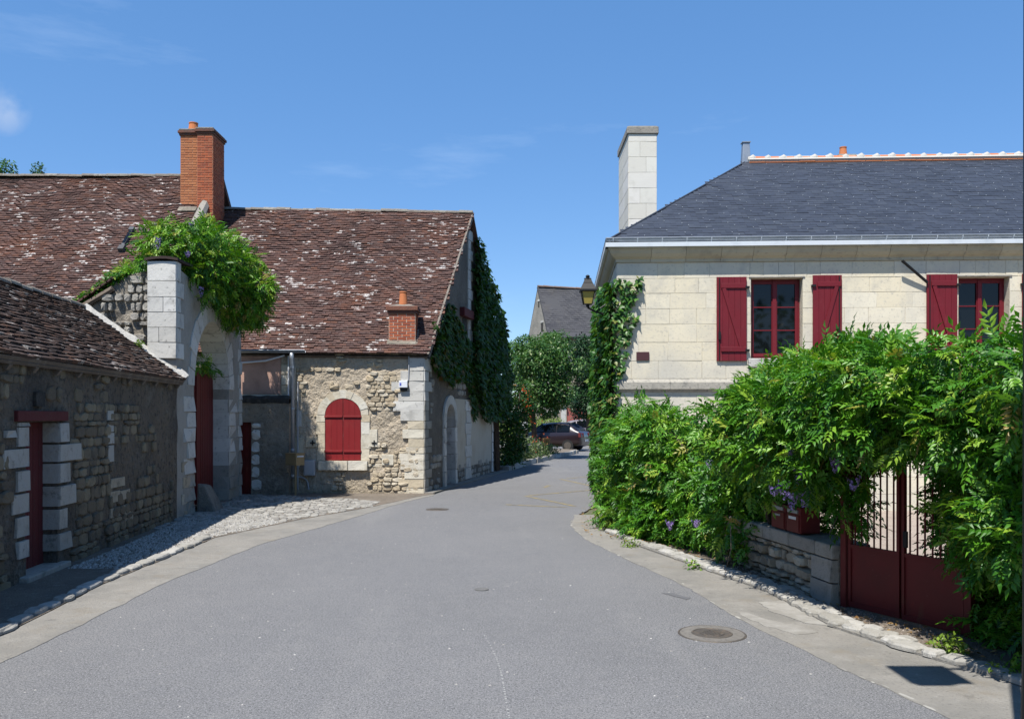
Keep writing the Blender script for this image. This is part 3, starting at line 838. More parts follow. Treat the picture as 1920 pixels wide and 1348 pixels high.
# ------------------------------------------------------------------ helpers: roofs
def tiles(fr, u0, u1, s1, tw, ex, m, parent, keep=None, th=.03, ln=1.7, s0=0.0, sag=.03, pool='tile', name='roof_tile', rest='roof_tiles', half=.5):
    P = Pieces(pool, m)
    j = 0; s = s0
    while s < s1 - ex * .3:
        u = u0 - (tw * half if j % 2 else 0)
        while u < u1:
            if u > u0 - tw * .6 and (keep is None or keep(u + tw / 2, s + ex / 2)):
                a, b = max(u, u0), min(u + tw, u1 + .02)
                if b - a > tw * .25:
                    L = min(ex * ln, s1 + ex * .6 - s)
                    wz = sag * rnoise(u * .45, s * .45, 7.0) + .3 * sag * rnoise(u * 1.3, s * 1.1, 2.0) + R.uniform(-.003, .003)
                    P.add(fr.M((a + b) / 2, s + L / 2 + R.uniform(-.003, .003), wz, (b - a), L, th * R.uniform(.85, 1.2), R.uniform(-.01, .01)))
            u += tw
        s += ex; j += 1
    P.finish(name, rest, parent)

def ridge_line(a, b, m, parent, r=.10, ln=.34, name='ridge_tile', lump=None):
    a, b = Vector(a), Vector(b); n = max(1, int((b - a).length / ln)); t = (b - a) / n
    d = t.normalized(); sd = Vector((d.y, -d.x, 0)).normalized()
    for i in range(n):
        p, q = a + t * i, a + t * (i + 1.04)
        mb = MB(); rr = r * R.uniform(.92, 1.08); dz = R.uniform(-.012, .012)
        vs = []
        for k, (c, sc) in enumerate(((p, 1.06), (q, .96))):
            for h in range(7):
                th = math.pi * h / 6
                vs.append(c + sd * (rr * sc * math.cos(th)) + Vector((0, 0, rr * sc * .85 * math.sin(th) + dz - .02)))
        fs = [(h, h + 1, 7 + h + 1, 7 + h) for h in range(6)] + [tuple(range(7))[::-1], tuple(range(7, 14))]
        mb.add(vs, fs); mb.build(name, m, parent)
        if lump:
            mb = MB(); c = p
            vs = []
            for k, (o_, sc) in enumerate(((-.10, .96), (-.035, 1.12), (.03, 1.16), (.09, .96))):
                for h in range(7):
                    th = math.pi * h / 6
                    vs.append(c + d * o_ + sd * (rr * sc * 1.05 * math.cos(th)) + Vector((0, 0, rr * sc * (1.0 + .28 * (sc > 1.13)) * math.sin(th) - .03)))
            fs = [(k * 7 + h, k * 7 + h + 1, (k + 1) * 7 + h + 1, (k + 1) * 7 + h) for k in range(3) for h in range(6)]
            mb.add(vs, fs); mb.build('mortar_joint', lump, parent)

def bricks(faces, bw, bh, m, parent, cap=300, gap=.017, proud=.007):
    P = Pieces('brick', m, cap)
    for fr, u0, u1, v0, v1 in faces:
        j = 0; v = v0
        while v + bh * .6 < v1:
            u = u0 - (bw * .5 if j % 2 else 0)
            while u < u1 - .01:
                a, b = max(u, u0), min(u + bw, u1)
                if b - a > .03: P.add(fr.M((a + b) / 2, v + bh / 2, 0, b - a - gap, bh - gap, proud * R.uniform(.7, 1.4), 0))
                u += bw
            v += bh; j += 1
    P.finish('brick', 'bricks', parent)

def stack(x0, x1, y0, y1, z0, z1, base_m, brick_m, parent, bw=.22, bh=.065, sides='fr', cap=300):
    """a rectangular brick shaft with bricks on the faces named in sides: f front, r right, l left"""
    b = MB().box(x0, x1, y0, y1, z0, z1).build('chimney_stack', base_m, parent)
    F = []
    if 'f' in sides: F.append((wallfr((x0, y0), (x1, y0)), 0, x1 - x0, z0, z1))
    if 'r' in sides: F.append((wallfr((x1, y0), (x1, y1)), 0, y1 - y0, z0, z1))
    if 'l' in sides: F.append((wallfr((x0, y1), (x0, y0)), 0, y1 - y0, z0, z1))
    bricks(F, bw, bh, brick_m, b, cap)
    return b

def pot(x, y, z, r, h, m, parent):
    return MB().lathe((x, y, z), [(r * .96, -.05), (r, .02), (r * .82, h * .8), (r * .78, h * .88), (r * .88, h * .9), (r * .88, h), (r * .68, h), (r * .66, h * .7)], 16, cap=True).build('chimney_pot', m, parent, smooth=False)

def place_block(fr, x0, y0, x1, y1, m, parent, w=-.10, sw=.13, name='stone_block', pool='block', grow=0.0):
    a = fr.px(x0, y1); b = fr.px(x1, y0)
    u0, u1, v0, v1 = min(a[0], b[0]), max(a[0], b[0]), min(a[1], b[1]), max(a[1], b[1])
    return link(bpy.data.objects.new(name, pool_mesh(pool, R.randrange(len(POOLS[pool])), m, name)), parent,
                fr.M((u0 + u1) / 2, (v0 + v1) / 2, w, u1 - u0 - .003, v1 - v0 - .003, sw))

# ------------------------------------------------------------------ the low outbuilding on the left
LW = wallfr((-4.668, 3.0), (-5.848, 14.9))
ob = thing('outbuilding', 'low dark rubble outbuilding with brown tiled roof, in shade left of the road', 'outbuilding', (-5.9, 9, 0))
du0, du1 = LW.px(48, 950)[0], LW.px(108, 950)[0]
dtop = LW.px(78, 791)[1]
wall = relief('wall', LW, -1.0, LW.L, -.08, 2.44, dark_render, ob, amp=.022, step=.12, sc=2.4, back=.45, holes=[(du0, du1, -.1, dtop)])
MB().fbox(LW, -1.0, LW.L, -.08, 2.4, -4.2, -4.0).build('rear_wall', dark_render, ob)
def keep(u, v, w, h):
    if du0 - .45 < u < du1 + .45 and v < dtop + .25: return False
    c = rnoise(u * .55, v * .8, 3.0) + .18 + .5 * rnoise(u * 2.5, v * 3, 1.0)
    if u > LW.px(205, 900)[0] and v > .7: c -= .42
    if v < .45: c += .25
    return c > -.05
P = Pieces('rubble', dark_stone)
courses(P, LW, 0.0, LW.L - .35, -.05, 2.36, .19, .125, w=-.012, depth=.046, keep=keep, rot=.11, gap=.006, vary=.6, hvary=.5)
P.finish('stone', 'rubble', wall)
k = 1 / 2.592
for x0, y0, x1, y1 in ((280, 240, 326, 335), (275, 338, 380, 430), (284, 432, 333, 533), (284, 533, 362, 645), (284, 650, 324, 757), (286, 760, 345, 860),
                       (72, 238, 124, 258), (72, 260, 124, 358), (0, 364, 124, 468), (66, 470, 122, 580), (40, 580, 122, 692), (66, 690, 126, 803), (80, 805, 130, 905), (16, 276, 66, 314)):
    o_ = place_block(LW, x0 * k, 700 + y0 * k, x1 * k, 700 + y1 * k, door_stone, wall, w=-.172, sw=.207)
    if x0 > 200 or x1 > 110:                             # the jamb stones stand a little into the opening
        mw = o_.matrix_basis.copy(); sh = LW.u * (-.02 if x0 > 200 else .02)
        if x0 > 200: sh = LW.u * ((du1 - .018) - (Vector(mw.translation) - LW.o).dot(LW.u) + mw.col[0].to_3d().length / 2)
        else: sh = LW.u * ((du0 + .018) - (Vector(mw.translation) - LW.o).dot(LW.u) - mw.col[0].to_3d().length / 2)
        mw.translation = mw.translation + sh; o_.matrix_basis = mw
for x0, y0, x1, y1 in ((512, 180, 541, 228), (516, 232, 541, 285), (514, 288, 545, 343), (516, 348, 543, 432)):
    place_block(LW, x0 * k, 700 + y0 * k, x1 * k, 700 + y1 * k, door_stone, wall, w=-.03, sw=.062)
for x0, y0, x1, y1 in ((530, 500, 600, 560), (530, 566, 575, 632), (578, 560, 625, 618), (532, 636, 610, 705), (600, 640, 640, 720), (880, 420, 940, 480), (885, 490, 942, 560), (880, 570, 940, 640), (892, 645, 955, 700)):
    place_block(LW, x0 * k, 700 + y0 * k, x1 * k, 700 + y1 * k, warm_stone, wall, w=-.04, sw=.062)
MB().fbox(LW, LW.px(62, 740)[0], LW.px(79, 740)[0], LW.px(70, 762)[1], LW.px(70, 735)[1], -.05, .035).build('vent_slot', cap_and_hollow, wall)  # solid dark block, no hollow is cut
a, b = LW.px(24, 792), LW.px(120, 772)
MB().fbox(LW, a[0], b[0], dtop + .01, dtop + .125, -.25, .055).build('lintel', lintel_red, ob, bevel=.01)
dr = MB().fbox(LW, du0 - .02, du1 + .02, -.02, dtop + .01, -.24, -.175).build('door', lintel_red, ob)
for i in range(6):
    w_ = (du1 - du0) / 6
    MB().fbox(LW, du0 + i * w_ + .004, du0 + (i + 1) * w_ - .004, .0, dtop - .005, -.174, -.16).build('plank', lintel_red, dr)
MB().fbox(LW, du0 - .15, du1 + .15, -.05, .07, -.24, .10).build('door_sill', grey_stone, ob, bevel=.015)
# its roof
eu = Vector((-.0987, .9951, 0)); inn = Vector((-.9951, -.0987, 0))
e0 = Vector((-4.668 + .128 + .0992 * 1.2, 1.8, 2.425))
LR = Fr(e0, eu, inn * 1.72 + Vector((0, 0, 1.24)))
rl = 13.22; rs = 2.12
roof = MB().fbox(LR, 0, rl, 0, rs, -.06, -.012).build('roof', old_wood, ob)
tiles(LR, 0, rl, rs, .165, .085, tile_low, roof, th=.040, sag=.06)
back = Fr(LR.P(0, rs), -eu, Vector((0, 0, 1)).cross(-eu) * 1.0)   # rear slope
o_ = LR.P(rl, rs); RB = Fr(o_ + inn * 1.9 + Vector((0, 0, -1.35)), -eu, -inn * 1.9 + Vector((0, 0, 1.35)))
MB().fbox(RB, 0, rl, 0, 2.33, -.06, .0).build('rear_roof', tile_low, ob)
ridge_line(LR.P(0, rs + .01, .02), LR.P(rl - .05, rs + .01, .02), ridge_m, roof, r=.085, ln=.33)
MB().fbox(LR, 0, rl, -.01, .10, -.10, -.062).build('eaves_board', old_wood, ob)
for i in range(22):
    u = .4 + i * .6
    MB().fbox(LR, u, u + .07, -.02, .35, -.17, -.101).build('rafter', old_wood, roof)
# mortar fillet where the roof meets the gateway wall
mb = MB(); n = 26; vs = []
for i in range(n + 1):
    s = rs * i / n
    for u_, w_ in ((rl - .11 + .06 * rnoise(s * 5, 1, 0), .02), (rl - .06, .06 + .02 * rnoise(s * 7, 3, 0)), (rl + .0, .10 + .04 * rnoise(s * 4, 5, 0)), (rl + .02, -.05)):
        vs.append(LR.P(u_, s, w_ + .01))
mb.add(vs, [(i * 4 + j, i * 4 + j + 1, i * 4 + j + 5, i * 4 + j + 4) for i in range(n) for j in range(3)])
mb.build('mortar_fillet', white_mortar, ob)

# ------------------------------------------------------------------ gateway with its arch
AW = wallfr((-5.848, 14.9), (-6.11, 19.24))
gw = thing('arched_gateway', 'tall white stone gateway with pointed archway over red doors', 'gateway', (-6.1, 17.4, 0))
uL, uR = AW.px(364, 800)[0], AW.px(429.5, 800)[0]
uc, ra, rv, vs0, gtop = (uL + uR) / 2, (uR - uL) / 2, 1.32, 2.36, 4.38
def gtopf(u): return 4.40 - .11 * u
mb = MB()
arch = [(uc - ra, -.05)] + [(uc - ra * math.cos(t), vs0 + rv * math.sin(t) ** 1.0) for t in np.linspace(0, math.pi, 25)] + [(uc + ra, -.05)]
def arch_strip(w_):
    cols = [(0, -.05), (0.001, -.05)]
    return w_
def poly_prism(mb, fr, loop, w0, w1):                    # loop counter-clockwise seen from outside
    vv = [Vector((a, b, 0)) for a, b in loop]
    tr = tessellate_polygon([vv]); n = len(loop)
    b = len(mb.v)
    mb.v += [tuple(fr.P(a, c, w1)) for a, c in loop] + [tuple(fr.P(a, c, w0)) for a, c in loop]
    for t in tr:
        p, q, r_ = (vv[i] for i in t)
        t = tuple(t) if (q - p).cross(r_ - p).z > 0 else tuple(t)[::-1]
        mb.f.append(tuple(b + i for i in t)); mb.f.append(tuple(b + n + i for i in t[::-1]))
    for i in range(n):
        j = (i + 1) % n
        mb.f.append((b + j, b + i, b + n + i, b + n + j))
loop = [(uc + ra, -.05), (AW.L, -.05), (AW.L, gtopf(AW.L)), (0, gtopf(0)), (0, -.05), (uc - ra, -.05)] + arch[1:-1]
poly_prism(mb, AW, loop, -.49, -.005)
gwall = mb.build('wall', mat('gateway_render', [(.30, .285, .255), (.30, .285, .255)], .95, [(1.6, (.22, .205, .18), .45, .7), (10, (.14, .13, .12), .6, .72, .6)], (16, .8, .03)), gw)
nv_ = 15
for i in range(nv_):                                     # the stones of the arch
    t0, t1 = math.pi * i / nv_ + .006, math.pi * (i + 1) / nv_ - .006
    k = R.uniform(.27, .40) if i % 2 else R.uniform(.33, .46)
    q = lambda t, r: (uc - (ra + r) * math.cos(t), vs0 + (rv + r) * math.sin(t))
    tm = (t0 + t1) / 2
    lp = [q(t0, -.004), q(tm, -.004), q(t1, -.004), q(t1, k), q(tm, k), q(t0, k)]
    lp = lp[::-1]
    mb = MB(); poly_prism(mb, AW, lp, -.50, .012 * R.uniform(.6, 1.4)); mb.build('arch_stone', limestone, gwall)
v = -.03
j = 0
while v < gtopf(0) - .1:                                 # jambs and outer corners
    h = R.uniform(.24, .30); j += 1
    for edge, sg in ((uc - ra, -1), (uc + ra, 1)):
        if v + h < vs0 + .04:
            w_ = .42 if j % 2 else .60
            m_ = limestone if v > .7 else grey_stone
            c_ = edge + sg * w_ / 2 - sg * .004
            link(bpy.data.objects.new('stone_block', pool_mesh('block', R.randrange(10), m_, 'stone_block')), gwall, AW.M(c_, v + h / 2, -.50, w_ - .004, h - .005, .512))
    w_ = .16 if j % 2 else .26
    link(bpy.data.objects.new('stone_block', pool_mesh('block', R.randrange(10), limestone if v > .8 else grey_stone, 'stone_block')), gwall, AW.M(AW.L - w_ / 2, v + h / 2, -.45, w_, h - .01, .462))
    v += h
PE = wallfr((-6.345, 14.86), (-5.842, 14.86))
rows = [490, 527, 557, 585, 614, 642, 672]
v = 2.0; zs = [PE.px(300, y)[1] for y in rows][::-1]
for i in range(len(zs) - 1):
    z0, z1 = zs[i], zs[i + 1]
    cuts = [0, PE.L] if i not in (1, 3) else ([0, PE.L * .55, PE.L] if i == 3 else [0, PE.L * .4, PE.L])
    for a, b in zip(cuts[:-1], cuts[1:]):
        link(bpy.data.objects.new('stone_block', pool_mesh('ashlar', R.randrange(8), limestone, 'stone_block')), gwall, PE.M((a + b) / 2, (z0 + z1) / 2, -.06, b - a - .004, z1 - z0 - .004, .08))
    w_ = .20 if i % 2 else .36                           # the corner stones turn the corner
    link(bpy.data.objects.new('stone_block', pool_mesh('ashlar', R.randrange(8), limestone, 'stone_block')), gwall, AW.M(w_ / 2 - .03, (z0 + z1) / 2, -.08, w_, z1 - z0 - .008, .092))
mb = MB(); vs = []
for i in range(9):                                       # curved tile cap on the pillar
    t = i / 8; x = -6.38 + t * .58; z = PE.px(300, 490)[1] + .035 * math.sin(math.pi * t) + .004
    vs += [(x, 14.80, z), (x, 15.5, z), (x, 15.5, z + .045), (x, 14.80, z + .045)]
mb.add(vs, [(i * 4 + a, i * 4 + (a + 1) % 4, (i + 1) * 4 + (a + 1) % 4, (i + 1) * 4 + a) for i in range(8) for a in range(4)] + [(0, 1, 2, 3), (35, 34, 33, 32)])
mb.build('cap', tile_low, gw)
for lf, (a, b) in enumerate(((uc - ra - .03, uc), (uc, uc + ra + .03))):
    lfo = MB().fbox(AW, a + .004, b - .004, .04, 2.74, -.40, -.36).build('gate_leaf', gate_red, gw)
    n = 8; w_ = (b - a) / n
    for i in range(n):
        MB().fbox(AW, a + i * w_ + .006, a + (i + 1) * w_ - .006, .05, 2.72, -.359, -.335).build('plank', gate_red, lfo)
    MB().fbox(AW, a + .01, b - .01, 2.62, 2.78, -.41, -.325).build('top_rail', gate_red, lfo)
MB().fbox(AW, uc - .05, uc + .05, .04, 2.76, -.334, -.30).build('meeting_stile', gate_red, gw)

# guard stone
gs = MB()
ga, gb = AW.px(366, 940)[0] - .05, AW.px(397, 940)[0] - .35
gs.hexa([AW.P(ga, -.03, .42), AW.P(gb, -.03, .36), AW.P(gb - .03, -.03, .05), AW.P(ga + .02, -.03, .03), AW.P(ga + .04, .52, .17), AW.P(gb - .22, .47, .16), AW.P(gb - .20, .50, .03), AW.P(ga + .06, .55, .03)])
o = gs.build('guard_stone', MATS['stained_stone'] if 'stained_stone' in MATS else mat('stained_stone', [(.17, .16, .14), (.17, .16, .14)], .95, [(4, (.10, .095, .085), .45, .66), (14, (.24, .23, .2), .6, .72)], (16, 1, .04)), bevel=.035); tag(o, 'worn grey guard stone leaning at the foot of the arched gateway', 'guard stone')
o.rotation_euler = (0, 0, 0)

# rubble wall left of the pillar
EW = wallfr((-8.6, 15.10), (-6.345, 15.10))
xs_ = [EW.px(148, 574)[0], EW.px(215, 528)[0], EW.px(240, 513)[0], EW.px(275, 506)[0]]
zs_ = [EW.px(148, 574)[1], EW.px(215, 528)[1], EW.px(240, 513)[1], EW.px(275, 506)[1]]
ewt = lambda u: float(np.interp(u, [0] + xs_, [2.2] + zs_)) - .03
ew = thing('rubble_wall', 'sunlit rubble end wall with sloping tiled top, beside the white gateway pillar', 'wall', (-7.4, 15.2, 0))
rw = relief('wall', EW, 0, EW.L, 2.0, 4.4, grey_render, ew, amp=.04, step=.10, sc=3, back=.35, topf=ewt)
P = Pieces('rubble', grey_stone)
courses(P, EW, .3, EW.L - .02, 2.9, 4.4, .19, .13, w=0.0, depth=.10, keep=lambda u, v, w, h: v + h * .5 < ewt(u) - .04 and R.random() < .8, rot=.2, gap=.02, vary=.6, hvary=.4)
P.finish('stone', 'rubble', rw)
for i in range(9):
    t0, t1 = i / 9, (i + 1) / 9
    u0, u1 = xs_[0] - .3 + (xs_[1] - xs_[0] + .3) * t0, xs_[0] - .3 + (xs_[1] - xs_[0] + .3) * t1 + .02
    mb = MB(); z0, z1 = ewt(u0) + .06, ewt(u1) + .06
    mb.hexa([EW.P(u0, z0, .10), EW.P(u1, z1, .10), EW.P(u1, z1, -.4), EW.P(u0, z0, -.4), EW.P(u0, z0 + .045, .10), EW.P(u1, z1 + .03, .10), EW.P(u1, z1 + .03, -.4), EW.P(u0, z0 + .045, -.4)])
    mb.build('coping_tile', tile_brown, ew)
mb = MB(); a, b = EW.P(xs_[0] - .1, ewt(xs_[0]) - .10, .06), EW.P(xs_[1], ewt(xs_[1]) - .10, .06)
mb.tube([a, b], .05, 5); mb.build('coping_board', old_wood, ew)

# ------------------------------------------------------------------ courtyard wall with the small red door, between gateway and barn
CW = wallfr((-6.40, 19.52), (-5.10, 19.52))
cw = thing('courtyard_wall', 'low grey rendered wall with small red door between gateway and barn', 'wall', (-5.7, 19.6, 0))
ctop = lambda u: 2.19 - (max(0, u - 1.15) / .25) ** 2 * .25
d0, d1 = CW.px(446, 850)[0], CW.px(471, 850)[0]; dt = 1.66
w1 = relief('wall', CW, 0, CW.L, -.05, 2.19, grey_render, cw, amp=.035, step=.09, sc=3, back=.30, holes=[(d0, d1, -.1, dt)], topf=None)
mb = MB(); vs = []; n = 16
for i in range(n + 1):
    u = CW.L * i / n
    for w_, z in ((.03, 2.10 - .05 * abs(rnoise(u * 5, 0, 2))), (.035, 2.20), (-.02, 2.27 + .03 * rnoise(u * 4, 2, 0)), (-.28, 2.25), (-.33, 2.12)):
        vs.append(CW.P(u, z, w_))
mb.add(vs, [(i * 5 + j, (i + 1) * 5 + j, (i + 1) * 5 + j + 1, i * 5 + j + 1) for i in range(n) for j in range(4)] + [(0, 1, 2, 3, 4), tuple(n * 5 + j for j in (4, 3, 2, 1, 0))])
mb.build('wall_cap', cap_and_hollow, cw)
dd = MB().fbox(CW, d0, d1, 0, dt, -.20, -.16).build('door', gate_red, cw)
for i in range(3):
    w_ = (d1 - d0) / 3
    MB().fbox(CW, d0 + i * w_ + .003, d0 + (i + 1) * w_ - .003, .02, dt - .01, -.159, -.145).build('plank', gate_red, dd)
MB().fbox(CW, d0 + .03, d0 + .07, 1.02, 1.12, -.144, -.12).build('lock_plate', white_pl, dd)
for y0, y1, x1 in ((793, 803, 491), (804, 826, 490), (827, 850, 488), (851, 873, 488), (874, 896, 487), (897, 921, 492)):
    place_block(CW, 471, y0, x1, y1, limestone, w1, w=-.18, sw=.225, pool='rubble')

# ------------------------------------------------------------------ the barn in the middle
BF = wallfr((-8.4, 19.86), (-2.048, 19.86))
BG = wallfr((-2.048, 19.86), (-.437, 27.96))
barn = thing('barn', 'stone barn with steep brown tiled roof and red arched shutters', 'barn', (-4.5, 23, 0))
uc = BF.px(643.5, 800)[0]; hw = .416; spr = 1.83; top_ = 2.21; silv = BF.px(640, 863.5)[1]
fw = relief('front_wall', BF, 0, BF.L, -.1, 3.28, plaster, barn, amp=.028, step=.07, sc=4.5, back=.45)
def in_px(fr, rects, u, v):
    p = fr.P(u, v); x = CXX + FOC * p.x / p.y; y = HZN - FOC * (p.z - EYE) / p.y
    return any(r[0] < x < r[2] and r[1] < y < r[3] for r in rects), x, y
RUB = [(690, 694, 750, 742), (692, 742, 742, 770), (556, 688, 588, 700), (556, 700, 572, 742), (690, 850, 752, 920), (742, 842, 792, 925), (590, 690, 640, 697)]
def keep(u, v, w, h):
    ok, x, y = in_px(BF, RUB, u, v)
    if ok: return True
    if 598 < x < 692 and 728 < y < 885: return False
    return x > 556 and rnoise(u * 1.7, v * 2.2, 9.0) > .33 and R.random() < .8
P = Pieces('rubble', rubble_m)
courses(P, BF, BF.px(556, 800)[0], BF.L - .12, -.05, 3.25, .17, .105, w=-.03, depth=.072, keep=keep, rot=.09, gap=.009, vary=.55, hvary=.35)
P.finish('stone', 'rubble', fw)
k = 1 / 3.37
yr = [238, 322, 386, 451, 512, 572, 637, 690, 747, 800, 842, 888, 945, 1003, 1058, 1108]
xl = [1165, 1115, 1170, 1100, 1078, 1115, 1160, 1128, 1165, 1150, 1108, 1115, 1140, 1100, 1150]
for i in range(15):
    m_ = limestone if i < 6 else quoin_m
    place_block(BF, 420 + xl[i] * k, 600 + yr[i] * k, 795.3, 600 + yr[i + 1] * k, m_, fw, w=-.10, sw=.135)
    z0, z1 = BF.px(795, 600 + yr[i + 1] * k)[1], BF.px(795, 600 + yr[i] * k)[1]
    L_ = .55 if xl[i] > 1130 else .30
    link(bpy.data.objects.new('stone_block', pool_mesh('block', R.randrange(10), m_ if i < 4 else grey_stone, 'stone_block')), fw, BG.M(L_ / 2 - .02, (z0 + z1) / 2, -.08, L_, z1 - z0 - .01, .11))
for r_ in ((692, 805, 708, 838, quoin_m), (574, 819, 596, 838, quoin_m), (734, 716, 752, 733, limestone), (737, 753, 768, 771, limestone), (556, 770, 566, 800, limestone), (716, 852, 738, 872, quoin_m), (548, 820, 570, 850, quoin_m), (545, 684, 556, 748, quoin_m)):
    place_block(BF, *r_[:4], r_[4], fw, w=-.06, sw=.092)
# pink rendered panel at the left end with its white stone band
a = BF.px(445, 739); b = BF.px(527, 668)
MB().fbox(BF, a[0], b[0], a[1], b[1], -.02, .035).build('plaster_panel', pink_plaster, fw)
for x0, x1 in ((440, 470), (471, 498), (499, 524), (525, 545)):
    place_block(BF, x0, 740, x1, 751, quoin_m, fw, w=-.06, sw=.10)
for y0, y1 in ((684, 702), (703, 721), (722, 739)):
    place_block(BF, 528, y0, 545, y1, quoin_m, fw, w=-.06, sw=.10)
# window surround and shutters
def archp(u, t, a, b, v): return (u - a * math.cos(t), v + b * math.sin(t))
n = 11
for i in range(n):
    t0, t1 = math.pi * i / n, math.pi * (i + 1) / n; tm = (t0 + t1) / 2; kx = R.uniform(.17, .20)
    lp = [archp(uc, t, hw + .004, top_ - spr + .004, spr) for t in (t0, tm, t1)] + [archp(uc, t, hw + kx, top_ - spr + kx, spr) for t in (t1, tm, t0)]
    mb = MB(); poly_prism(mb, BF, lp[::-1], -.06, .032 + R.uniform(-.006, .006)); mb.build('surround_stone', quoin_m, fw)
v = silv; i = 0
while v < spr - .03:
    h = min(R.uniform(.24, .34), spr - v)
    if spr - v - h < .12: h = spr - v
    for sg in (-1, 1):
        w_ = R.uniform(.16, .25)
        link(bpy.data.objects.new('surround_stone', pool_mesh('ashlar', R.randrange(8), quoin_m, 'surround_stone')), fw, BF.M(uc + sg * (hw + .004 + w_ / 2), v + h / 2, -.06, w_, h - .006, .09))
    v += h
a = BF.px(598, 881); b = BF.px(690, 864)
for u0, u1 in ((a[0], uc + .12), (uc + .13, b[0])):
    link(bpy.data.objects.new('surround_stone', pool_mesh('block', R.randrange(10), quoin_m, 'surround_stone')), fw, BF.M((u0 + u1) / 2, (a[1] + b[1]) / 2, -.06, u1 - u0, b[1] - a[1], .17))
def atop(u): return spr + (top_ - spr) * math.sqrt(max(0, 1 - ((u - uc) / hw) ** 2))
for sg in (-1, 1):
    ua, ub = (uc - hw + .006, uc - .005) if sg < 0 else (uc + .005, uc + hw - .006)
    us = list(np.linspace(ua, ub, 12))
    mb = MB(); poly_prism(mb, BF, [(ua, silv + .01), (ub, silv + .01)] + [(u, atop(u) - .008) for u in us[::-1]], -.05, .012)
    sh = mb.build('shutter', red_paint, barn)
    for j in range(3):
        a_, b_ = ua + (ub - ua) * j / 3 + .002, ua + (ub - ua) * (j + 1) / 3 - .002
        uu = list(np.linspace(a_, b_, 5))
        mb = MB(); poly_prism(mb, BF, [(a_, silv + .012), (b_, silv + .012)] + [(u, atop(u) - .010) for u in uu[::-1]], .010, .026); mb.build('plank', red_paint, sh)
    for vv in (BF.px(640, 846)[1], BF.px(640, 781)[1]):
        MB().fbox(BF, ua - .03 * (sg < 0) + .01, ub + .03 * (sg > 0) - .01, vv - .022, vv + .022, .027, .050).build('batten', red_paint, sh, bevel=.004)
for x_ in (587, 702):
    c = BF.px(x_, 830)
    MB().fbox(BF, c[0] - .06, c[0] + .06, c[1] - .012, c[1] + .012, .03, .055).fbox(BF, c[0] - .012, c[0] + .012, c[1] - .06, c[1] - .0125, .03, .056).fbox(BF, c[0] - .012, c[0] + .012, c[1] + .0125, c[1] + .06, .03, .056).build('tie_anchor', black_iron, barn)
# gable wall
ap = 4.13
gt = lambda u: 3.30 + min(u, 8.26 - u) * 4.02 / 4.13
gu0, gu1 = BG.px(834, 850)[0], BG.px(850.5, 850)[0]; gtopv = BG.px(842, 757)[1]; gspr = gtopv - .40; gc = (gu0 + gu1) / 2; gh = (gu1 - gu0) / 2
fu0, fu1 = BG.px(922.5, 850)[0], BG.px(931, 850)[0]; ftop = 2.10
gwl = relief('gable_wall', BG, 0.02, 8.26, -.1, 7.4, dark_render, barn, amp=.03, step=.14, sc=2.6, back=.45, topf=None,
             holes=[(gu0, gu1, -.1, gtopv), (fu0, fu1, -.1, ftop)] + []) if False else None
# the gable is built as a prism outline so that its slopes are straight
mb = MB()
arcl = [(gu0, -.1)] + [archp(gc, t, gh, .40, gspr) for t in np.linspace(0, math.pi, 11)] + [(gu1, -.1)]
loop = [(fu1, -.1), (8.26, -.1), (8.26, gt(8.26)), (ap, gt(ap)), (.02, gt(.02)), (.02, -.1)] + arcl + [(fu0, -.1), (fu0, ftop), (fu1, ftop)]
poly_prism(mb, BG, loop, -.45, 0)
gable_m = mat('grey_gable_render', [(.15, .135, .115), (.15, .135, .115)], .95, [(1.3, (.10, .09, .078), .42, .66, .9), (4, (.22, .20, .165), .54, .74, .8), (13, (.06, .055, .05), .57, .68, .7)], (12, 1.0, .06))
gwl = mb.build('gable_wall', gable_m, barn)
P = Pieces('rubble', grey_stone)
courses(P, BG, .5, 7.9, .0, 3.3, .24, .16, w=-.05, depth=.075, rot=.1, gap=.02, vary=.6, hvary=.4,
        keep=lambda u, v, w, h: not (gu0 - .35 < u < gu1 + .3 and v < gtopv + .4) and not (u > gu1 + .2 and .45 < v < 2.4) and not fu0 - .3 < u < fu1 + .3 and (v < .8 or rnoise(u * 1.1, v * 1.4, 5.5) > .05) and v < gt(u) - .3)
P.finish('stone', 'rubble', gwl)
n = 9
for i in range(n):
    t0, t1 = math.pi * i / n, math.pi * (i + 1) / n; tm = (t0 + t1) / 2
    lp = [archp(gc, t, gh - .01, .39, gspr) for t in (t0, tm, t1)] + [archp(gc, t, gh + .22, .62, gspr) for t in (t1, tm, t0)]
    mb = MB(); poly_prism(mb, BG, lp[::-1], -.22, .05); mb.build('surround_stone', limestone, gwl)
v = -.02
while v < gspr - .05:
    h = min(R.uniform(.3, .42), gspr - v)
    if gspr - v - h < .15: h = gspr - v
    for c_, w_ in ((gu0 - .10, .21), (gu1 + .10, .21)):
        link(bpy.data.objects.new('surround_stone', pool_mesh('ashlar', R.randrange(8), limestone, 'surround_stone')), gwl, BG.M(c_, v + h / 2, -.22, w_, h - .008, .27))
    v += h
mb = MB(); poly_prism(mb, BG, [(gu0 - .02, 0), (gu1 + .02, 0)] + [archp(gc, t, gh + .02, .42, gspr) for t in np.linspace(math.pi, 0, 9)], -.33, -.27)
gd = mb.build('door', lintel_red, barn)
for i in range(4):
    a_ = gu0 + (gu1 - gu0) * i / 4
    MB().fbox(BG, a_ + .004, a_ + (gu1 - gu0) / 4 - .004, .03, gspr, -.269, -.255).build('plank', lintel_red, gd)
a = BG.px(852, 880)[0]; b = fu0 - .18
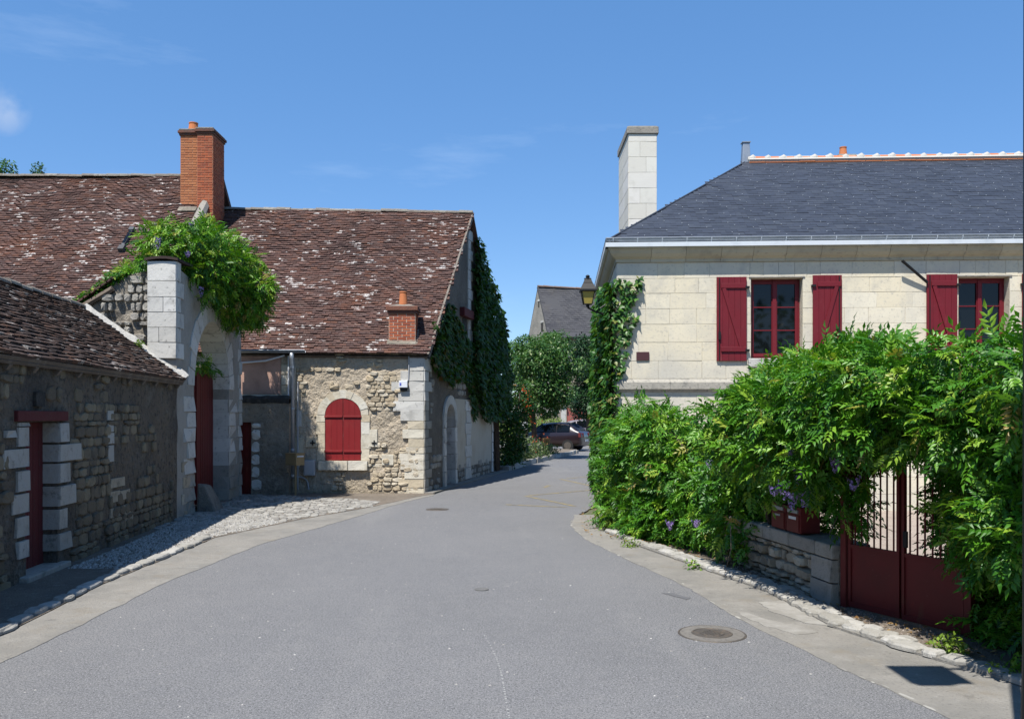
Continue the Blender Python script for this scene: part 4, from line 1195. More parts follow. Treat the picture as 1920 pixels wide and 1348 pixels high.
panel_m = mat('pale_lime_render', [(.40, .365, .30), (.40, .365, .30)], .92, [(1.5, (.33, .285, .22), .48, .7, .8), (6, (.47, .44, .38), .55, .72, .6), (12, (.24, .21, .17), .63, .73, .6)], (20, .6, .015))
MB().fbox(BG, a, b, .40, 2.26, -.05, .022).build('render_panel', panel_m, gwl)
v = .05; j = 0
while v < 2.2:
    h = R.uniform(.26, .34); j += 1
    for c_, w_ in ((BG.px(876, 850)[0], .7 if j % 2 else .5), (fu0 - .10, .2), (fu1 + .10, .2)):
        link(bpy.data.objects.new('stone_block', pool_mesh('ashlar', R.randrange(8), limestone, 'stone_block')), gwl, BG.M(c_, v + h / 2, -.2, w_, h - .01, .24))
    v += h
MB().fbox(BG, fu0 - .02, fu1 + .02, 0, ftop + .02, -.32, -.26).build('door', old_wood, barn)
MB().fbox(BG, fu0 - .2, fu1 + .2, ftop + .005, ftop + .2, -.1, .045).build('door_lintel', limestone, gwl, bevel=.01)
# chain of white stones up the middle of the gable, with the loft opening
v = 3.6; j = 0; cu = BG.px(880, 540)[0]
while v < gt(cu) - .35:
    h = R.uniform(.24, .32); j += 1
    w_ = .30 if j % 2 else .52
    link(bpy.data.objects.new('stone_block', pool_mesh('block', R.randrange(10), limestone, 'stone_block')), gwl, BG.M(cu + .0 + w_ / 2 - .2, v + h / 2, -.06, w_, h - .012, .09))
    v += h
a = BG.px(862, 592); b = BG.px(880, 576)
MB().fbox(BG, a[0], b[0], a[1], a[1] + .24, -.05, .14).build('loft_lintel', lintel_red, gwl, bevel=.02)
MB().fbox(BG, a[0] + .3, b[0] - .35, a[1] - 1.15, a[1] - .01, -.05, .012).build('loft_opening', cap_and_hollow, gwl)  # flat dark panel painted as the unlit opening, the wall stays whole
# roof
BR = Fr((-8.4, 19.72, 3.30), (1, 0, -.0145), (0, 4.18, 4.25))
bsl = 5.961
edge = lambda s: 6.40 + .1405 * s + .07
roof = MB().hexa([BR.P(0, .03, -.16), BR.P(edge(0) - .05, .03, -.16), BR.P(edge(bsl) - .05, bsl, -.16), BR.P(0, bsl, -.16), BR.P(0, .03, -.09), BR.P(edge(0) - .05, .03, -.09), BR.P(edge(bsl) - .05, bsl, -.09), BR.P(0, bsl, -.09)]).build('roof', old_wood, barn)
tiles(BR, 0, 7.6, bsl, .165, .083, tile_brown, roof, keep=lambda u, s: u < edge(s), sag=.07, th=.044)
q0, q1 = BR.P(0, bsl), BR.P(edge(bsl), bsl)
mb = MB(); e0_, e1_ = Vector((-8.4, 28.3, 3.25)), Vector((-.32, 28.3, 3.2))
mb.hexa([e0_, e1_, q1, q0, e0_ + Vector((0, .1, .1)), e1_ + Vector((0, .1, .1)), q1 + Vector((0, .1, .1)), q0 + Vector((0, .1, .1))]); mb.build('rear_roof', tile_brown, barn)
ridge_line(q0 + Vector((0, .03, .05)), q1 + Vector((-.02, .03, .05)), ridge_m, roof, r=.10, ln=.36)
mb = MB(); vs = []
for i in range(31):                                      # mortar along the verge
    s = bsl * i / 30
    for du, w_ in ((-.035, .035), (.012, .04), (.02, -.10)):
        vs.append(BR.P(edge(s) + du + .012 * rnoise(s * 5, 0, 1), s, w_))
mb.add(vs, [(i * 3 + j, i * 3 + j + 1, i * 3 + j + 4, i * 3 + j + 3) for i in range(30) for j in range(2)]); mb.build('verge_mortar', ridge_m, roof)
# small chimney on the roof slope
X0, X1 = -2.88, -2.262; Y0, Y1 = 19.97, 20.5
cs = stack(X0, X1, Y0, Y1, 3.45, 4.24, mortar_m, brick_red, barn, bw=.205, bh=.068, sides='frl')
MB().box(X0 - .035, X1 + .035, Y0 - .035, Y1 + .035, 4.20, 4.26).box(X0 - .065, X1 + .065, Y0 - .065, Y1 + .065, 4.262, 4.37).build('chimney_cap', old_cap, cs, bevel=.012)
MB().hexa([(X0 - .02, Y0 - .02, 4.372), (X1 + .02, Y0 - .02, 4.372), (X1 + .02, Y1, 4.372), (X0 - .02, Y1, 4.372), (X0 + .16, Y0 + .14, 4.43), (X1 - .16, Y0 + .14, 4.43), (X1 - .16, Y1 - .14, 4.43), (X0 + .16, Y1 - .14, 4.43)]).build('cap_mortar', ridge_m, cs)
pot((X0 + X1) / 2, (Y0 + Y1) / 2 - .05, 4.42, .105, .32, terracotta, cs)
a = BR.px(726, 645); b = BR.px(783, 632)
MB().fbox(BR, a[0] - .0, b[0] + .0, a[1] - .02, a[1] + .16, -.02, .07).build('flashing', grey_render, cs, bevel=.02)
MB().fbox(BR, b[0] - .03, b[0] + .03, a[1], a[1] + .55, -.02, .05).build('flashing', grey_render, cs, bevel=.01)
# gutter and pipes at the left end
g0, g1 = BF.px(440, 660)[0], BF.px(576, 660)[0]
def gutter(fr, u0, u1, v, w, r, m, parent, drop=0.0, name='gutter'):
    mb = MB(); vs = []
    for u in (u0, u1):
        for i in range(9):
            t = math.pi * i / 8
            vs.append(fr.P(u, v - r * math.sin(t), w - r * math.cos(t)))
        for i in range(8, -1, -1):
            t = math.pi * i / 8
            vs.append(fr.P(u, v - (r - .006) * math.sin(t) + .001, w - (r - .006) * math.cos(t)))
    n = 18
    mb.add(vs, [(i, (i + 1) % n, n + (i + 1) % n, n + i) for i in range(n)] + [tuple(range(n))[::-1], tuple(range(n, 2 * n))])
    o = mb.build(name, m, parent)
    MB().tube([fr.P(u0, v + .004, w + r), fr.P(u1, v + .004, w + r)], .012, 6).build('gutter_bead', m, o)
    return o
gt_ = gutter(BF, g0, g1, 3.31, .19, .06, zinc, barn)
dp = BF.px(551, 700)[0]
m_ = MB(); m_.tube([BF.P(dp, 3.26, .19), BF.P(dp, 3.12, .17), BF.P(dp, 2.98, .13), BF.P(dp, .35, .13)], .052, 12); dpo = m_.build('downpipe', zinc, barn, smooth=True)
for v_ in (2.9, 1.95, 1.0, .4):
    MB().tube([BF.P(dp, v_, .13), BF.P(dp, v_ + .05, .13)], .060, 12).build('pipe_collar', zinc, dpo)
MB().tube([BF.P(dp - .105, 3.2, .07), BF.P(dp - .105, .1, .07)], .022, 8).build('conduit', white_pl, barn)
MB().tube([BF.P(dp + .11, 2.6, .07), BF.P(dp + .11, .1, .07)], .016, 8).build('conduit', grey_pl, barn)
MB().tube([BF.P(BF.px(440, 690)[0], BF.px(452, 682)[1], .08), BF.P(BF.px(500, 677)[0], BF.px(500, 677)[1], .09), BF.P(BF.px(535, 667)[0], BF.px(535, 667)[1], .07)], .022, 8).build('cable_conduit', white_pl, barn)
c0 = [BF.P(BF.px(x, y)[0], BF.px(x, y)[1], .06) for x, y in ((556, 893), (566, 894), (575, 898), (579, 906), (580, 917))]
MB().tube(c0, .022, 8).build('ground_conduit', grey_pl, barn)
c0 = [BF.P(BF.px(x, y)[0], BF.px(x, y)[1], .05) for x, y in ((767, 668), (767, 690), (766, 712))]
MB().tube(c0, .013, 6).build('conduit', grey_pl, barn)
# meter boxes
a = BF.px(749, 727); b = BF.px(765, 714)
t = thing('meter_box', 'small white electricity box high on barn corner stones', 'meter box', BF.P(a[0], a[1], 0))
bx = MB().fbox(BF, a[0], b[0], a[1], b[1], .03, .13).build('box', white_pl, t, bevel=.008)
MB().fbox(BF, a[0] + .02, a[0] + .06, a[1] + .05, a[1] + .11, .131, .136).build('label', mat('blue_label', [(.08, .10, .42), (.08, .10, .42)], .5), bx)
MB().fbox(BF, a[0] + .03, b[0] - .01, a[1] - .07, a[1] - .004, .03, .10).build('conduit_elbow', black_iron, t, bevel=.01)
a = BF.px(572, 891); b = BF.px(593, 862)
t = thing('meter_cabinet', 'grey utility cabinet low on barn wall beside downpipe', 'cabinet', BF.P(a[0], a[1], 0))
MB().fbox(BF, a[0], b[0], a[1], b[1], .02, .16).build('body', grey_pl, t, bevel=.015)
MB().fbox(BF, a[0] + .025, b[0] - .025, a[1] + .03, b[1] - .03, .161, .172).build('door', grey_pl, t, bevel=.005)
# tan letter box on a post
t = thing('letter_box', 'tan letter box on a thin post in front of the barn', 'letter box', (-4.86, 19.15, 0))
LB = Fr((-4.86, 19.1, 0), (math.cos(math.radians(32)), -math.sin(math.radians(32)), 0))
MB().tube([(-4.86, 19.15, 0), (-4.86, 19.15, .72)], .022, 8).build('post', tan_metal, t)
bd = MB().box(-.0, .0, 0, 0, 0, 0)
bo = MB().fbox(LB, -.21, .13, .70, .955, -.17, .09).build('box', tan_metal, t, bevel=.008)
MB().fbox(LB, -.22, .14, .955, .972, -.18, .10).build('lid', tan_metal, bo)
LB2 = Fr(LB.P(.13, 0, .09), -LB.n)
MB().fbox(LB2, .03, .22, .885, .915, .001, .012).build('slot_flap', zinc_pale, bo)
MB().fbox(LB, -.17, .09, .74, .86, .091, .097).build('door', tan_metal, bo)

# ------------------------------------------------------------------ the taller house on the far left
lh = thing('farmhouse', 'tall old house with lichen-flecked brown tiled roof and a brick chimney, far left', 'house', (-14, 22, 0))
LF = wallfr((-22, 19.62), (-8.2, 19.62))
MB().fbox(LF, 0, LF.L, -.1, 3.95, -.4, 0).build('front_wall', plaster, lh)
HR = Fr((-22, 19.25, 3.84), (1, 0, 0), (0, 4.72, 4.654)); hsl = 6.63
roof = MB().fbox(HR, 0, 13.85, 0, hsl, -.2, -.12).build('roof', old_wood, lh)
tiles(HR, 6.4, 13.85, hsl, .165, .083, tile_brown, roof, s0=.6, sag=.09, th=.044)
q0, q1 = HR.P(0, hsl), HR.P(13.85, hsl)
mb = MB(); e0_, e1_ = Vector((-22, 28.6, 3.84)), Vector((-8.15, 28.6, 3.84))
mb.hexa([e0_, e1_, q1, q0, e0_ + Vector((0, .1, .1)), e1_ + Vector((0, .1, .1)), q1 + Vector((0, .1, .1)), q0 + Vector((0, .1, .1))]); mb.build('rear_roof', tile_brown, lh)
ridge_line(HR.P(5.5, hsl, .04), HR.P(13.4, hsl, .04), ridge_m, roof, r=.10, ln=.34)
mb = MB(); LG = Fr((-8.25, 19.62, 0), (0, 1, 0)); poly_prism(mb, LG, [(0, -.1), (8.7, -.1), (8.7, 3.9), (4.35, 8.32), (0, 3.9)], -.4, 0); mb.build('gable_wall', grey_render, lh)
mb = MB(); pts = [HR.P(13.80, s, .07) for s in np.linspace(3.2, 5.35, 9)]
mb.tube(pts, .13, 7); o_ = mb.build('verge_stone', grey_stone, lh)
for s in np.linspace(.4, 6.2, 14):
    MB().fbox(HR, 13.72, 13.9, s, s + .40, -.1, .075 + R.uniform(-.01, .02)).build('verge_stone', grey_stone, lh, bevel=.02)
# skylight
a = HR.px(228, 474); b = HR.px(254, 439)
t = MB().fbox(HR, a[0], b[0], a[1], b[1], -.02, .17).build('skylight', mat('dark_frame', [(.06, .065, .075), (.06, .065, .075)], .5), lh, bevel=.01)
MB().fbox(HR, a[0] + .07, b[0] - .07, a[1] + .18, b[1] - .12, .171, .182).build('pane', pane_m, t)
MB().fbox(HR, a[0] - .03, b[0] + .03, a[1] - .08, a[1] + .10, .02, .178).build('flashing', old_slate, t)
MB().fbox(HR, a[0] - .02, b[0] + .02, b[1] - .08, b[1] + .04, .02, .195).build('hood', MATS['dark_frame'], t)
# big chimney: two shafts side by side
sA = stack(-8.88, -8.392, 22.86, 23.6, 7.2, 9.30, mortar_red, brick_orange, lh, bw=.215, bh=.066, sides='fl')
sB = stack(-8.39, -7.97, 22.74, 23.62, 5.9, 9.30, mortar_red, brick_red, lh, bw=.205, bh=.066, sides='fr')
for st_, (x0, x1, y0, y1) in ((sA, (-8.88, -8.392, 22.86, 23.6)), (sB, (-8.39, -7.97, 22.74, 23.62))):
    bb = old_cap
    MB().box(x0 - .03, x1 + (.03 if st_ is sB else 0), y0 - .03, y1 + .03, 9.302, 9.36).box(x0 - .06, x1 + (.06 if st_ is sB else 0), y0 - .06, y1 + .06, 9.362, 9.43).build('chimney_cap', bb, st_, bevel=.01)
    MB().box(x0 - .04, x1 + .02, y0 - .04, y1 + .04, 9.432, 9.485).build('cap_mortar', ridge_m, st_, bevel=.02)
pot(-8.64, 23.15, 9.48, .14, .26, terracotta, sA)
a = HR.px(334, 398)
MB().fbox(HR, a[0], 13.62, a[1] - .05, a[1] + .16, -.02, .08).build('flashing', grey_render, sA, bevel=.02)

# ------------------------------------------------------------------ the cream house on the right
RFv = Vector((7.553, -.35, 0)).normalized()
RF = Fr((2.017, 16.30, 0), RFv); RF.L = 11.5
RS = wallfr((2.42, 23.1), (2.017, 16.30))
rh = thing('house', 'cream ashlar house with blue slate hipped roof and dark red shutters', 'house', (6, 19, 0))
ZT = RF.px(1300, 492)[1]
W = [(1408, 1505, 521, 672), (1797, 1893, 519, 669)]
op = []
for x0, x1, y0, y1 in W:
    op.append((RF.px(x0, 600)[0], RF.px(x1, 600)[0], RF.px((x0 + x1) / 2, y1)[1], RF.px((x0 + x1) / 2, y0)[1]))
d_ = op[1][0] - op[0][0]; op.append((op[1][0] + d_, op[1][1] + d_, op[1][2], op[1][3]))
wall = relief('front_wall', RF, 0.03, RF.L, -.1, ZT + .3, joint, rh, w=-.003, amp=0, step=1.0, back=.42, holes=op)
rows = [960, 925, 893, 862, 832, 802, 770, 740, 710, 676.5, 642, 608, 579, 550, 522, 492]
vv = [-.05] + [RF.px(1300, y)[1] for y in rows[1:]]
vv[14] = op[0][3]; 
P = Pieces('ashlar', tuffeau, 300)
for r_ in range(len(vv) - 1):
    z0, z1 = vv[r_], vv[r_ + 1]
    segs = []; u = 0.0
    for o_ in op:
        if z1 > o_[2] + .04 and z0 < o_[3] - .04:
            segs.append((u, o_[0])); u = o_[1]
    segs.append((u, RF.L))
    for a, b in segs:
        u = a; first = True
        while u < b - .02:
            wd = R.uniform(.44, .86) * (R.uniform(.5, 1) if first else 1); first = False
            if r_ == len(vv) - 2 and any(o_[0] - .2 < u < o_[1] + .15 for o_ in op): wd = R.uniform(.22, .34)
            if u + wd > b - .25: wd = b - u
            P.add(RF.M(u + wd / 2, (z0 + z1) / 2, -.045, wd - .003, z1 - z0 - .003, .05 + R.uniform(-.001, .001)))
            u += wd
P.finish('stone_block', 'stone_blocks', wall)
side = relief('side_wall', RS, 0, RS.L - .03, -.1, ZT + .3, joint, rh, w=-.01, amp=.0, step=1.0, back=.42)
P = Pieces('ashlar', tuffeau, 60)
courses(P, RS, 0, RS.L + .006, -.05, ZT, .7, .32, w=-.03, depth=.05, gap=.006, dv=.02, hvary=.05)
P.finish('stone_block', 'stone_blocks', side)
MB().box(2.6, 13.2, 22.6, 23.0, -.1, ZT + .3).build('rear_wall', joint, rh)
# plinth course
zp1, zp0 = RF.px(1300, 711)[1], RF.px(1300, 735)[1]
u = -.06
while u < RF.L:
    wd = R.uniform(.8, 1.25)
    mb = MB(); vs = []
    for uu in (u + .003, u + wd - .003):
        for w_, z in ((-.03, zp0), (.02, zp0), (.05, zp0 + .05), (.075, zp0 + .055), (.075, zp1 - .06), (.03, zp1), (-.03, zp1)):
            vs.append(RF.P(uu, z, w_))
    mb.add(vs, [(j, 7 + j, 7 + (j + 1) % 7, (j + 1) % 7) for j in range(7)] + [tuple(range(7)), tuple(range(7, 14))[::-1]])
    mb.build('plinth_stone', mat('stained_ashlar', [(.36, .335, .285), (.32, .30, .26)], .92, [(5, (.22, .21, .19), .45, .66, .8), (20, (.13, .125, .115), .56, .68, .8)], (24, .6, .012)) if 'stained_ashlar' not in MATS else MATS['stained_ashlar'], wall)
    u += wd
# cornice
cor_m = mat('cornice_stone', [(.40, .36, .265), (.36, .325, .24), (.44, .40, .30)], .92, [(3, (.25, .23, .185), .5, .72, .7), (9, (.16, .15, .13), .60, .72, .6)], (30, .5, .01))
zc = RF.px(1300, 466.5)[1]
prof = [(-.03, ZT + .003), (.035, ZT + .003), (.04, ZT + .06), (.06, ZT + .075), (.10, ZT + .10), (.145, ZT + .15), (.175, zc - .035), (.195, zc - .03), (.195, zc), (-.03, zc)]
def extr(fr, u0, u1, prof, m, parent, name, mit0=0.0):
    mb = MB(); vs = []; n = len(prof)
    for uu, mt in ((u0, mit0), (u1, 0)):
        for w_, z in prof: vs.append(fr.P(uu - mt * max(0, w_), z, w_))
    mb.add(vs, [(j, n + j, n + (j + 1) % n, (j + 1) % n) for j in range(n)] + [tuple(range(n)), tuple(range(n, 2 * n))[::-1]])
    return mb.build(name, m, parent)
u = 0.0
while u < RF.L:
    wd = R.uniform(.58, .72)
    extr(RF, u + .003, u + wd - .003, prof, cor_m, wall, 'cornice_stone', 1.0 if u == 0 else 0)
    u += wd
mb = MB(); vs = []; n = len(prof)
for uu, mt in ((0, 0), (RS.L - .003, 1)):
    for w_, z in prof: vs.append(RS.P(uu + mt * max(0, w_), z, w_))
mb.add(vs, [(j, n + j, n + (j + 1) % n, (j + 1) % n) for j in range(n)] + [tuple(range(n)), tuple(range(n, 2 * n))[::-1]])
mb.build('cornice_stone', cor_m, side)
MB().fbox(RF, -.24, RF.L + .2, zc + .003, zc + .085, .02, .245).build('fascia', zinc_pale, rh)
MB().fbox(RS, 0, RS.L + .22, zc + .003, zc + .085, .02, .242).build('fascia', zinc_pale, rh)
ge = gutter(RF, -.225, RF.L + .2, zc + .165, .165, .062, zinc, rh)
for i in range(26):
    u = -.1 + i * .46
    MB().tube([RF.P(u, zc + .165 - .066 * math.sin(t), .165 - .066 * math.cos(t)) for t in np.linspace(.2, math.pi + .1, 7)], .009, 5).build('gutter_bracket', zinc_pale, ge)
gutter(RS, 0, RS.L + .225, zc + .165, .165, .062, zinc, rh)
# roof
ZE = zc + .17
eo = RF.P(-.16, ZE, .16)
RR_ = Fr(eo, RFv, -RF.n * 3.60 + Vector((0, 0, 2.50))); rsl = math.hypot(3.60, 2.50); hr = 3.38
rtop = 12.2
P_ = RR_.P
roof = MB().hexa([P_(0, 0, -.1), P_(rtop, 0, -.1), P_(rtop, rsl, -.1), P_(hr, rsl, -.1), P_(0, 0, -.012), P_(rtop, 0, -.012), P_(rtop, rsl, -.012), P_(hr, rsl, -.012)]).build('roof', slate_m, rh)
peak = P_(hr, rsl); bcor = Vector((2.25, 23.45, ZE)); pend = P_(rtop, rsl); bend = Vector((13.9, 23.0, ZE))
MB().add([P_(0, 0), peak, bcor], [(0, 1, 2)]).build('hip_slope', slate_m, rh)
MB().add([bcor, peak, pend, bend], [(0, 1, 2, 3)]).build('rear_slope', slate_m, rh)
tiles(RR_, 0, rtop, rsl - .05, .222, .118, slate_m, roof, keep=lambda u, s: u - .09 > hr * s / rsl, th=.008, ln=1.9, sag=.012, pool='slate', name='slate', rest='slates')
mb = MB(); mb2 = MB(); j = 0; s = .0
while s < rsl - .15:                                     # slate hooks
    u = (0.0 if j % 2 else .111)
    while u < rtop:
        if u > hr * (s / rsl) + .1 and (j * 7 + int(u / .222) * 3) % 4 == 0:
            mb.fbox(RR_, u - .006, u + .006, s + .0, s + .015, .002, .015)
        u += .222
    s += .118; j += 1
tag(mb.build('slate_hooks', mat('hook_steel', [(.36, .39, .43), (.36, .39, .43)], .5), roof), kind='stuff')
h0, h1 = P_(.02, .02, .0), P_(hr, rsl, .0)
MB().tube([h0, h0.lerp(h1, .5), h1], .022, 6).build('hip_roll', slate_m, roof)
ridge_line(P_(hr + .1, rsl, .03), P_(rtop, rsl, .03), terracotta, roof, r=.095, ln=.345, lump=white_mortar)
MB().fbox(RR_, hr + .02, rtop, rsl - .16, rsl + .04, .0, .085).build('ridge_mortar', white_mortar, roof)
i = 0; u = hr + .02
while u < rtop:
    MB().fbox(RR_, u, u + .36, rsl - .190, rsl - .14, .0, .028 + R.uniform(-.004, .008)).build('under_ridge_tile', terracotta, roof); u += .372
fp = P_(hr - .03, rsl)
m_ = MB(); m_.hexa([(fp.x - .10, fp.y - .09, fp.z - .10), (fp.x + .10, fp.y - .09, fp.z - .10), (fp.x + .10, fp.y + .09, fp.z - .10), (fp.x - .10, fp.y + .09, fp.z - .10),
                    (fp.x - .075, fp.y - .07, fp.z + .40), (fp.x + .075, fp.y - .07, fp.z + .40), (fp.x + .075, fp.y + .07, fp.z + .40), (fp.x - .075, fp.y + .07, fp.z + .40)])
fo = m_.build('ridge_post', zinc, rh, bevel=.01)
MB().box(fp.x - .095, fp.x + .095, fp.y - .09, fp.y + .09, fp.z + .402, fp.z + .425).build('post_cap', zinc, fo)
# chimney slab by the side wall
cx0, cx1, cy0, cy1 = 2.68, 3.325, 19.6, 21.35
ctp = EYE + (HZN - 252) / FOC * 19.6
cs = MB().box(cx0, cx1, cy0, cy1, 4.6, ctp).build('chimney_stack', joint, rh)
CF_ = wallfr((cx0, cy0), (cx1, cy0)); CL_ = wallfr((cx0, cy1), (cx0, cy0))
v = 4.9; j = 0
P = Pieces('ashlar', chim_stone)
while v < ctp - .1:
    h = min(.355, ctp - v); j += 1
    for a, b in (((0, .26), (.26, .645)) if j % 3 == 0 else ((0, .645),) if j % 3 == 1 else ((0, .40), (.40, .645))):
        P.add(CF_.M((a + b) / 2, v + h / 2, -.01, b - a - .005, h - .006, .02))
    for a, b in ((0, .8), (.8, 1.75)) if j % 2 else ((0, 1.1), (1.1, 1.75)):
        P.add(CL_.M((a + b) / 2, v + h / 2, -.01, b - a - .005, h - .006, .02))
    v += h
P.finish('stone_block', 'stone_blocks', cs)
MB().box(cx0 - .04, cx1 + .04, cy0 - .04, cy1 + .04, ctp + .003, ctp + .17).build('chimney_cap', grey_stone, cs, bevel=.015)
MB().box(cx0 + .0, cx1 - .0, cy0 + .0, cy1 - .0, ctp + .173, ctp + .19).build('cap_slab', grey_stone, cs)
# small chimney beyond the ridge
q = RR_.px(1592, 300); c_ = RR_.P(q[0], rsl); c_ = Vector((c_.x + .1, c_.y + .7, c_.z))
st_ = MB().hexa([(c_.x - .30, c_.y - .2, c_.z - .6), (c_.x + .24, c_.y - .2, c_.z - .6), (c_.x + .24, c_.y + .2, c_.z - .6), (c_.x - .30, c_.y + .2, c_.z - .6),
                 (c_.x - .12, c_.y - .2, c_.z + .28), (c_.x + .24, c_.y - .2, c_.z + .28), (c_.x + .24, c_.y + .2, c_.z + .28), (c_.x - .12, c_.y + .2, c_.z + .28)]).build('chimney_stack', grey_stone, rh, bevel=.02)
MB().box(c_.x - .15, c_.x + .27, c_.y - .23, c_.y + .23, c_.z + .20, c_.z + .27).build('chimney_cap', grey_stone, st_)
pot(c_.x + .04, c_.y, c_.z + .28, .095, .22, terracotta, st_); pot(c_.x - .38, c_.y + .2, c_.z - .05, .10, .22, terracotta, st_)
# windows, shutters, sills
def window(o_):
    u0, u1, v0, v1 = o_
    fr = thing_w = MB()
    wq = -.19
    f = .042
    fr.fbox(RF, u0 + .002, u0 + f, v0, v1 - .002, wq - .05, wq).fbox(RF, u1 - f, u1 - .002, v0, v1 - .002, wq - .05, wq).fbox(RF, u0 + f, u1 - f, v1 - f, v1 - .002, wq - .05, wq).fbox(RF, u0 + f, u1 - f, v0, v0 + f, wq - .05, wq)
    wo_ = fr.build('window', dark_red, rh, bevel=.004)
    MB().fbox(RF, u0, u1, v0 - .0, v1, wq - .30, wq - .24).build('unlit_room_panel', cap_and_hollow, wo_)  # dark panel behind the panes stands in for the unlit room
    um = (u0 + u1) / 2
    for a, b in ((u0 + f + .002, um - .004), (um + .004, u1 - f - .002)):
        m = MB(); s_ = .048; va, vb = v0 + f + .003, v1 - f - .003
        m.fbox(RF, a, a + s_, va, vb, wq - .045, wq + .012).fbox(RF, b - s_, b, va, vb, wq - .045, wq + .012).fbox(RF, a + s_, b - s_, vb - s_, vb, wq - .045, wq + .010).fbox(RF, a + s_, b - s_, va, va + s_ * 1.3, wq - .045, wq + .010)
        m.build('casement', dark_red, wo_)
        hh = (vb - va - s_ * 2.3) / 3
        for i in range(3):
            vz = va + s_ * 1.3 + hh * i
            MB().fbox(RF, a + s_, b - s_, vz + .002, vz + hh - .002, wq - .025, wq - .018).build('pane', pane_m, wo_)
            if i: MB().fbox(RF, a + s_, b - s_, vz - .010, vz + .010, wq - .035, wq + .006).build('glazing_bar', dark_red, wo_)
    MB().fbox(RF, um - .035, um + .035, v0 + f, v1 - f, wq + .0125, wq + .03).build('meeting_stile', dark_red, wo_, bevel=.005)
    MB().fbox(RF, u0 - .06, u1 + .05, v0 - .17, v0 - .002, -.20, .085).build('window_sill', limestone, rh, bevel=.012)
    MB().fbox(RF, u0 - .04, u1 + .04, v1 + .002, v1 + .03, -.10, .022).build('lintel_edge', grey_stone, wall, bevel=.004)
def shutter(u0, u1, v0, v1, diag):
    s = MB().fbox(RF, u0, u1, v0, v1, .018, .034).build('shutter', dark_red, rh)
    n = 5; w_ = (u1 - u0) / n
    for i in range(n):
        MB().fbox(RF, u0 + i * w_ + .002, u0 + (i + 1) * w_ - .002, v0 + .002, v1 - .002, .0345, .050).build('plank', dark_red, s)
    for vz in (v0 + .22, v1 - .17):
        MB().fbox(RF, u0 + .08, u1 - .015, vz - .045, vz + .045, .0505, .074).build('batten', dark_red, s, bevel=.004)
    ua, ub = (u0 + .13, u1 - .10)
    va, vb = v0 + .268, v1 - .218
    p = [(ua, vb), (ub, va)] if diag > 0 else [(ub, vb), (ua, va)]
    d = Vector((p[1][0] - p[0][0], p[1][1] - p[0][1], 0)).normalized(); nn = (-d.y * .036, d.x * .036)
    lp = [(p[0][0] - nn[0], p[0][1] - nn[1]), (p[1][0] - nn[0], p[1][1] - nn[1]), (p[1][0] + nn[0], p[1][1] + nn[1]), (p[0][0] + nn[0], p[0][1] + nn[1])]
    if diag < 0: lp = lp
    mb = MB(); poly_prism(mb, RF, lp, .0505, .072); mb.build('brace', dark_red, s)
    x = u0 + .05 if diag > 0 else u1 - .05
    MB().tube([RF.P(x, v0 + .02, .06), RF.P(x, v1 - .02, .06)], .010, 6).build('bolt_rod', black_iron, s)
    for vz in (v0 + .20, v1 - .20):
        e = u1 if diag > 0 else u0
        MB().fbox(RF, e - .03, e + .05, vz - .02, vz + .02, .02, .08).build('hinge', black_iron, s)
    MB().fbox(RF, x - .022, x + .022, v0 + .40, v0 + .55, .06, .085).build('latch', black_iron, s)
for o_ in op: window(o_)
sv0, sv1 = RF.px(1370, 677)[1], RF.px(1370, 520)[1]
for x0, x1, dg, dy in ((1343, 1399, 1, 0), (1523, 1577, -1, .02), (1736, 1793, 1, .02), (1915, 1969, -1, .02)):
    shutter(RF.px(x0, 600)[0], RF.px(x1, 600)[0], sv0 + dy, sv1 + dy, dg)
a = RF.px(1685, 492); b = RF.px(1736, 531)
MB().tube([RF.P(a[0], a[1], .16), RF.P(b[0], b[1], .07)], .028, 8).build('iron_stay', black_iron, rh)
a = RF.px(1193, 676); b = RF.px(1217, 660)
MB().fbox(RF, a[0], b[0], a[1], b[1], .006, .03).build('plaque', plaque_m, rh, bevel=.003)

# wall lantern on the corner
t = thing('wall_lantern', 'old street lantern with yellowed glass on a bracket at the house corner', 'lantern', (1.46, 16.45, 4.0))
lx, ly = 1.46, 16.45
zz = lambda y: EYE + (HZN - y) / FOC * ly
def frus(mb, r0, z0, r1, z1): return mb.hexa([(lx - r0, ly - r0, z0), (lx + r0, ly - r0, z0), (lx + r0, ly + r0, z0), (lx - r0, ly + r0, z0), (lx - r1, ly - r1, z1), (lx + r1, ly - r1, z1), (lx + r1, ly + r1, z1), (lx - r1, ly + r1, z1)])
gl = frus(MB(), .075, zz(570), .118, zz(548)).build('glass', lamp_glass, t)
m_ = MB()
for sx in (-1, 1):
    for sy in (-1, 1):
        m_.tube([(lx + sx * .078, ly + sy * .078, zz(571)), (lx + sx * .122, ly + sy * .122, zz(547))], .009, 5)
m_.build('frame', black_iron, t)
frus(frus(MB(), .155, zz(547.5), .155, zz(544)), .15, zz(543.9), .095, zz(532)).build('hood', black_iron, t, bevel=.004)
frus(MB(), .09, zz(531.5), .06, zz(524)).build('chimney', black_iron, t)
MB().lathe((lx, ly, zz(524)), [(.07, .0), (.07, .02), (.03, .03), (.045, .06), (.02, .085)], 12).build('finial', black_iron, t)
MB().lathe((lx, ly, zz(577)), [(.012, 0), (.035, .02), (.03, .045), (.08, .06)], 12).build('bottom_cap', black_iron, t)
MB().tube([(2.05, 16.6, 3.72), (1.9, 16.56, 3.74), (1.6, 16.49, 3.82), (1.46, 16.45, zz(577))], .018, 8).build('bracket', black_iron, t)
MB().tube([(2.05, 16.6, 4.15), (1.8, 16.53, 3.95), (1.62, 16.49, 3.82)], .012, 6).build('bracket_stay', black_iron, t)

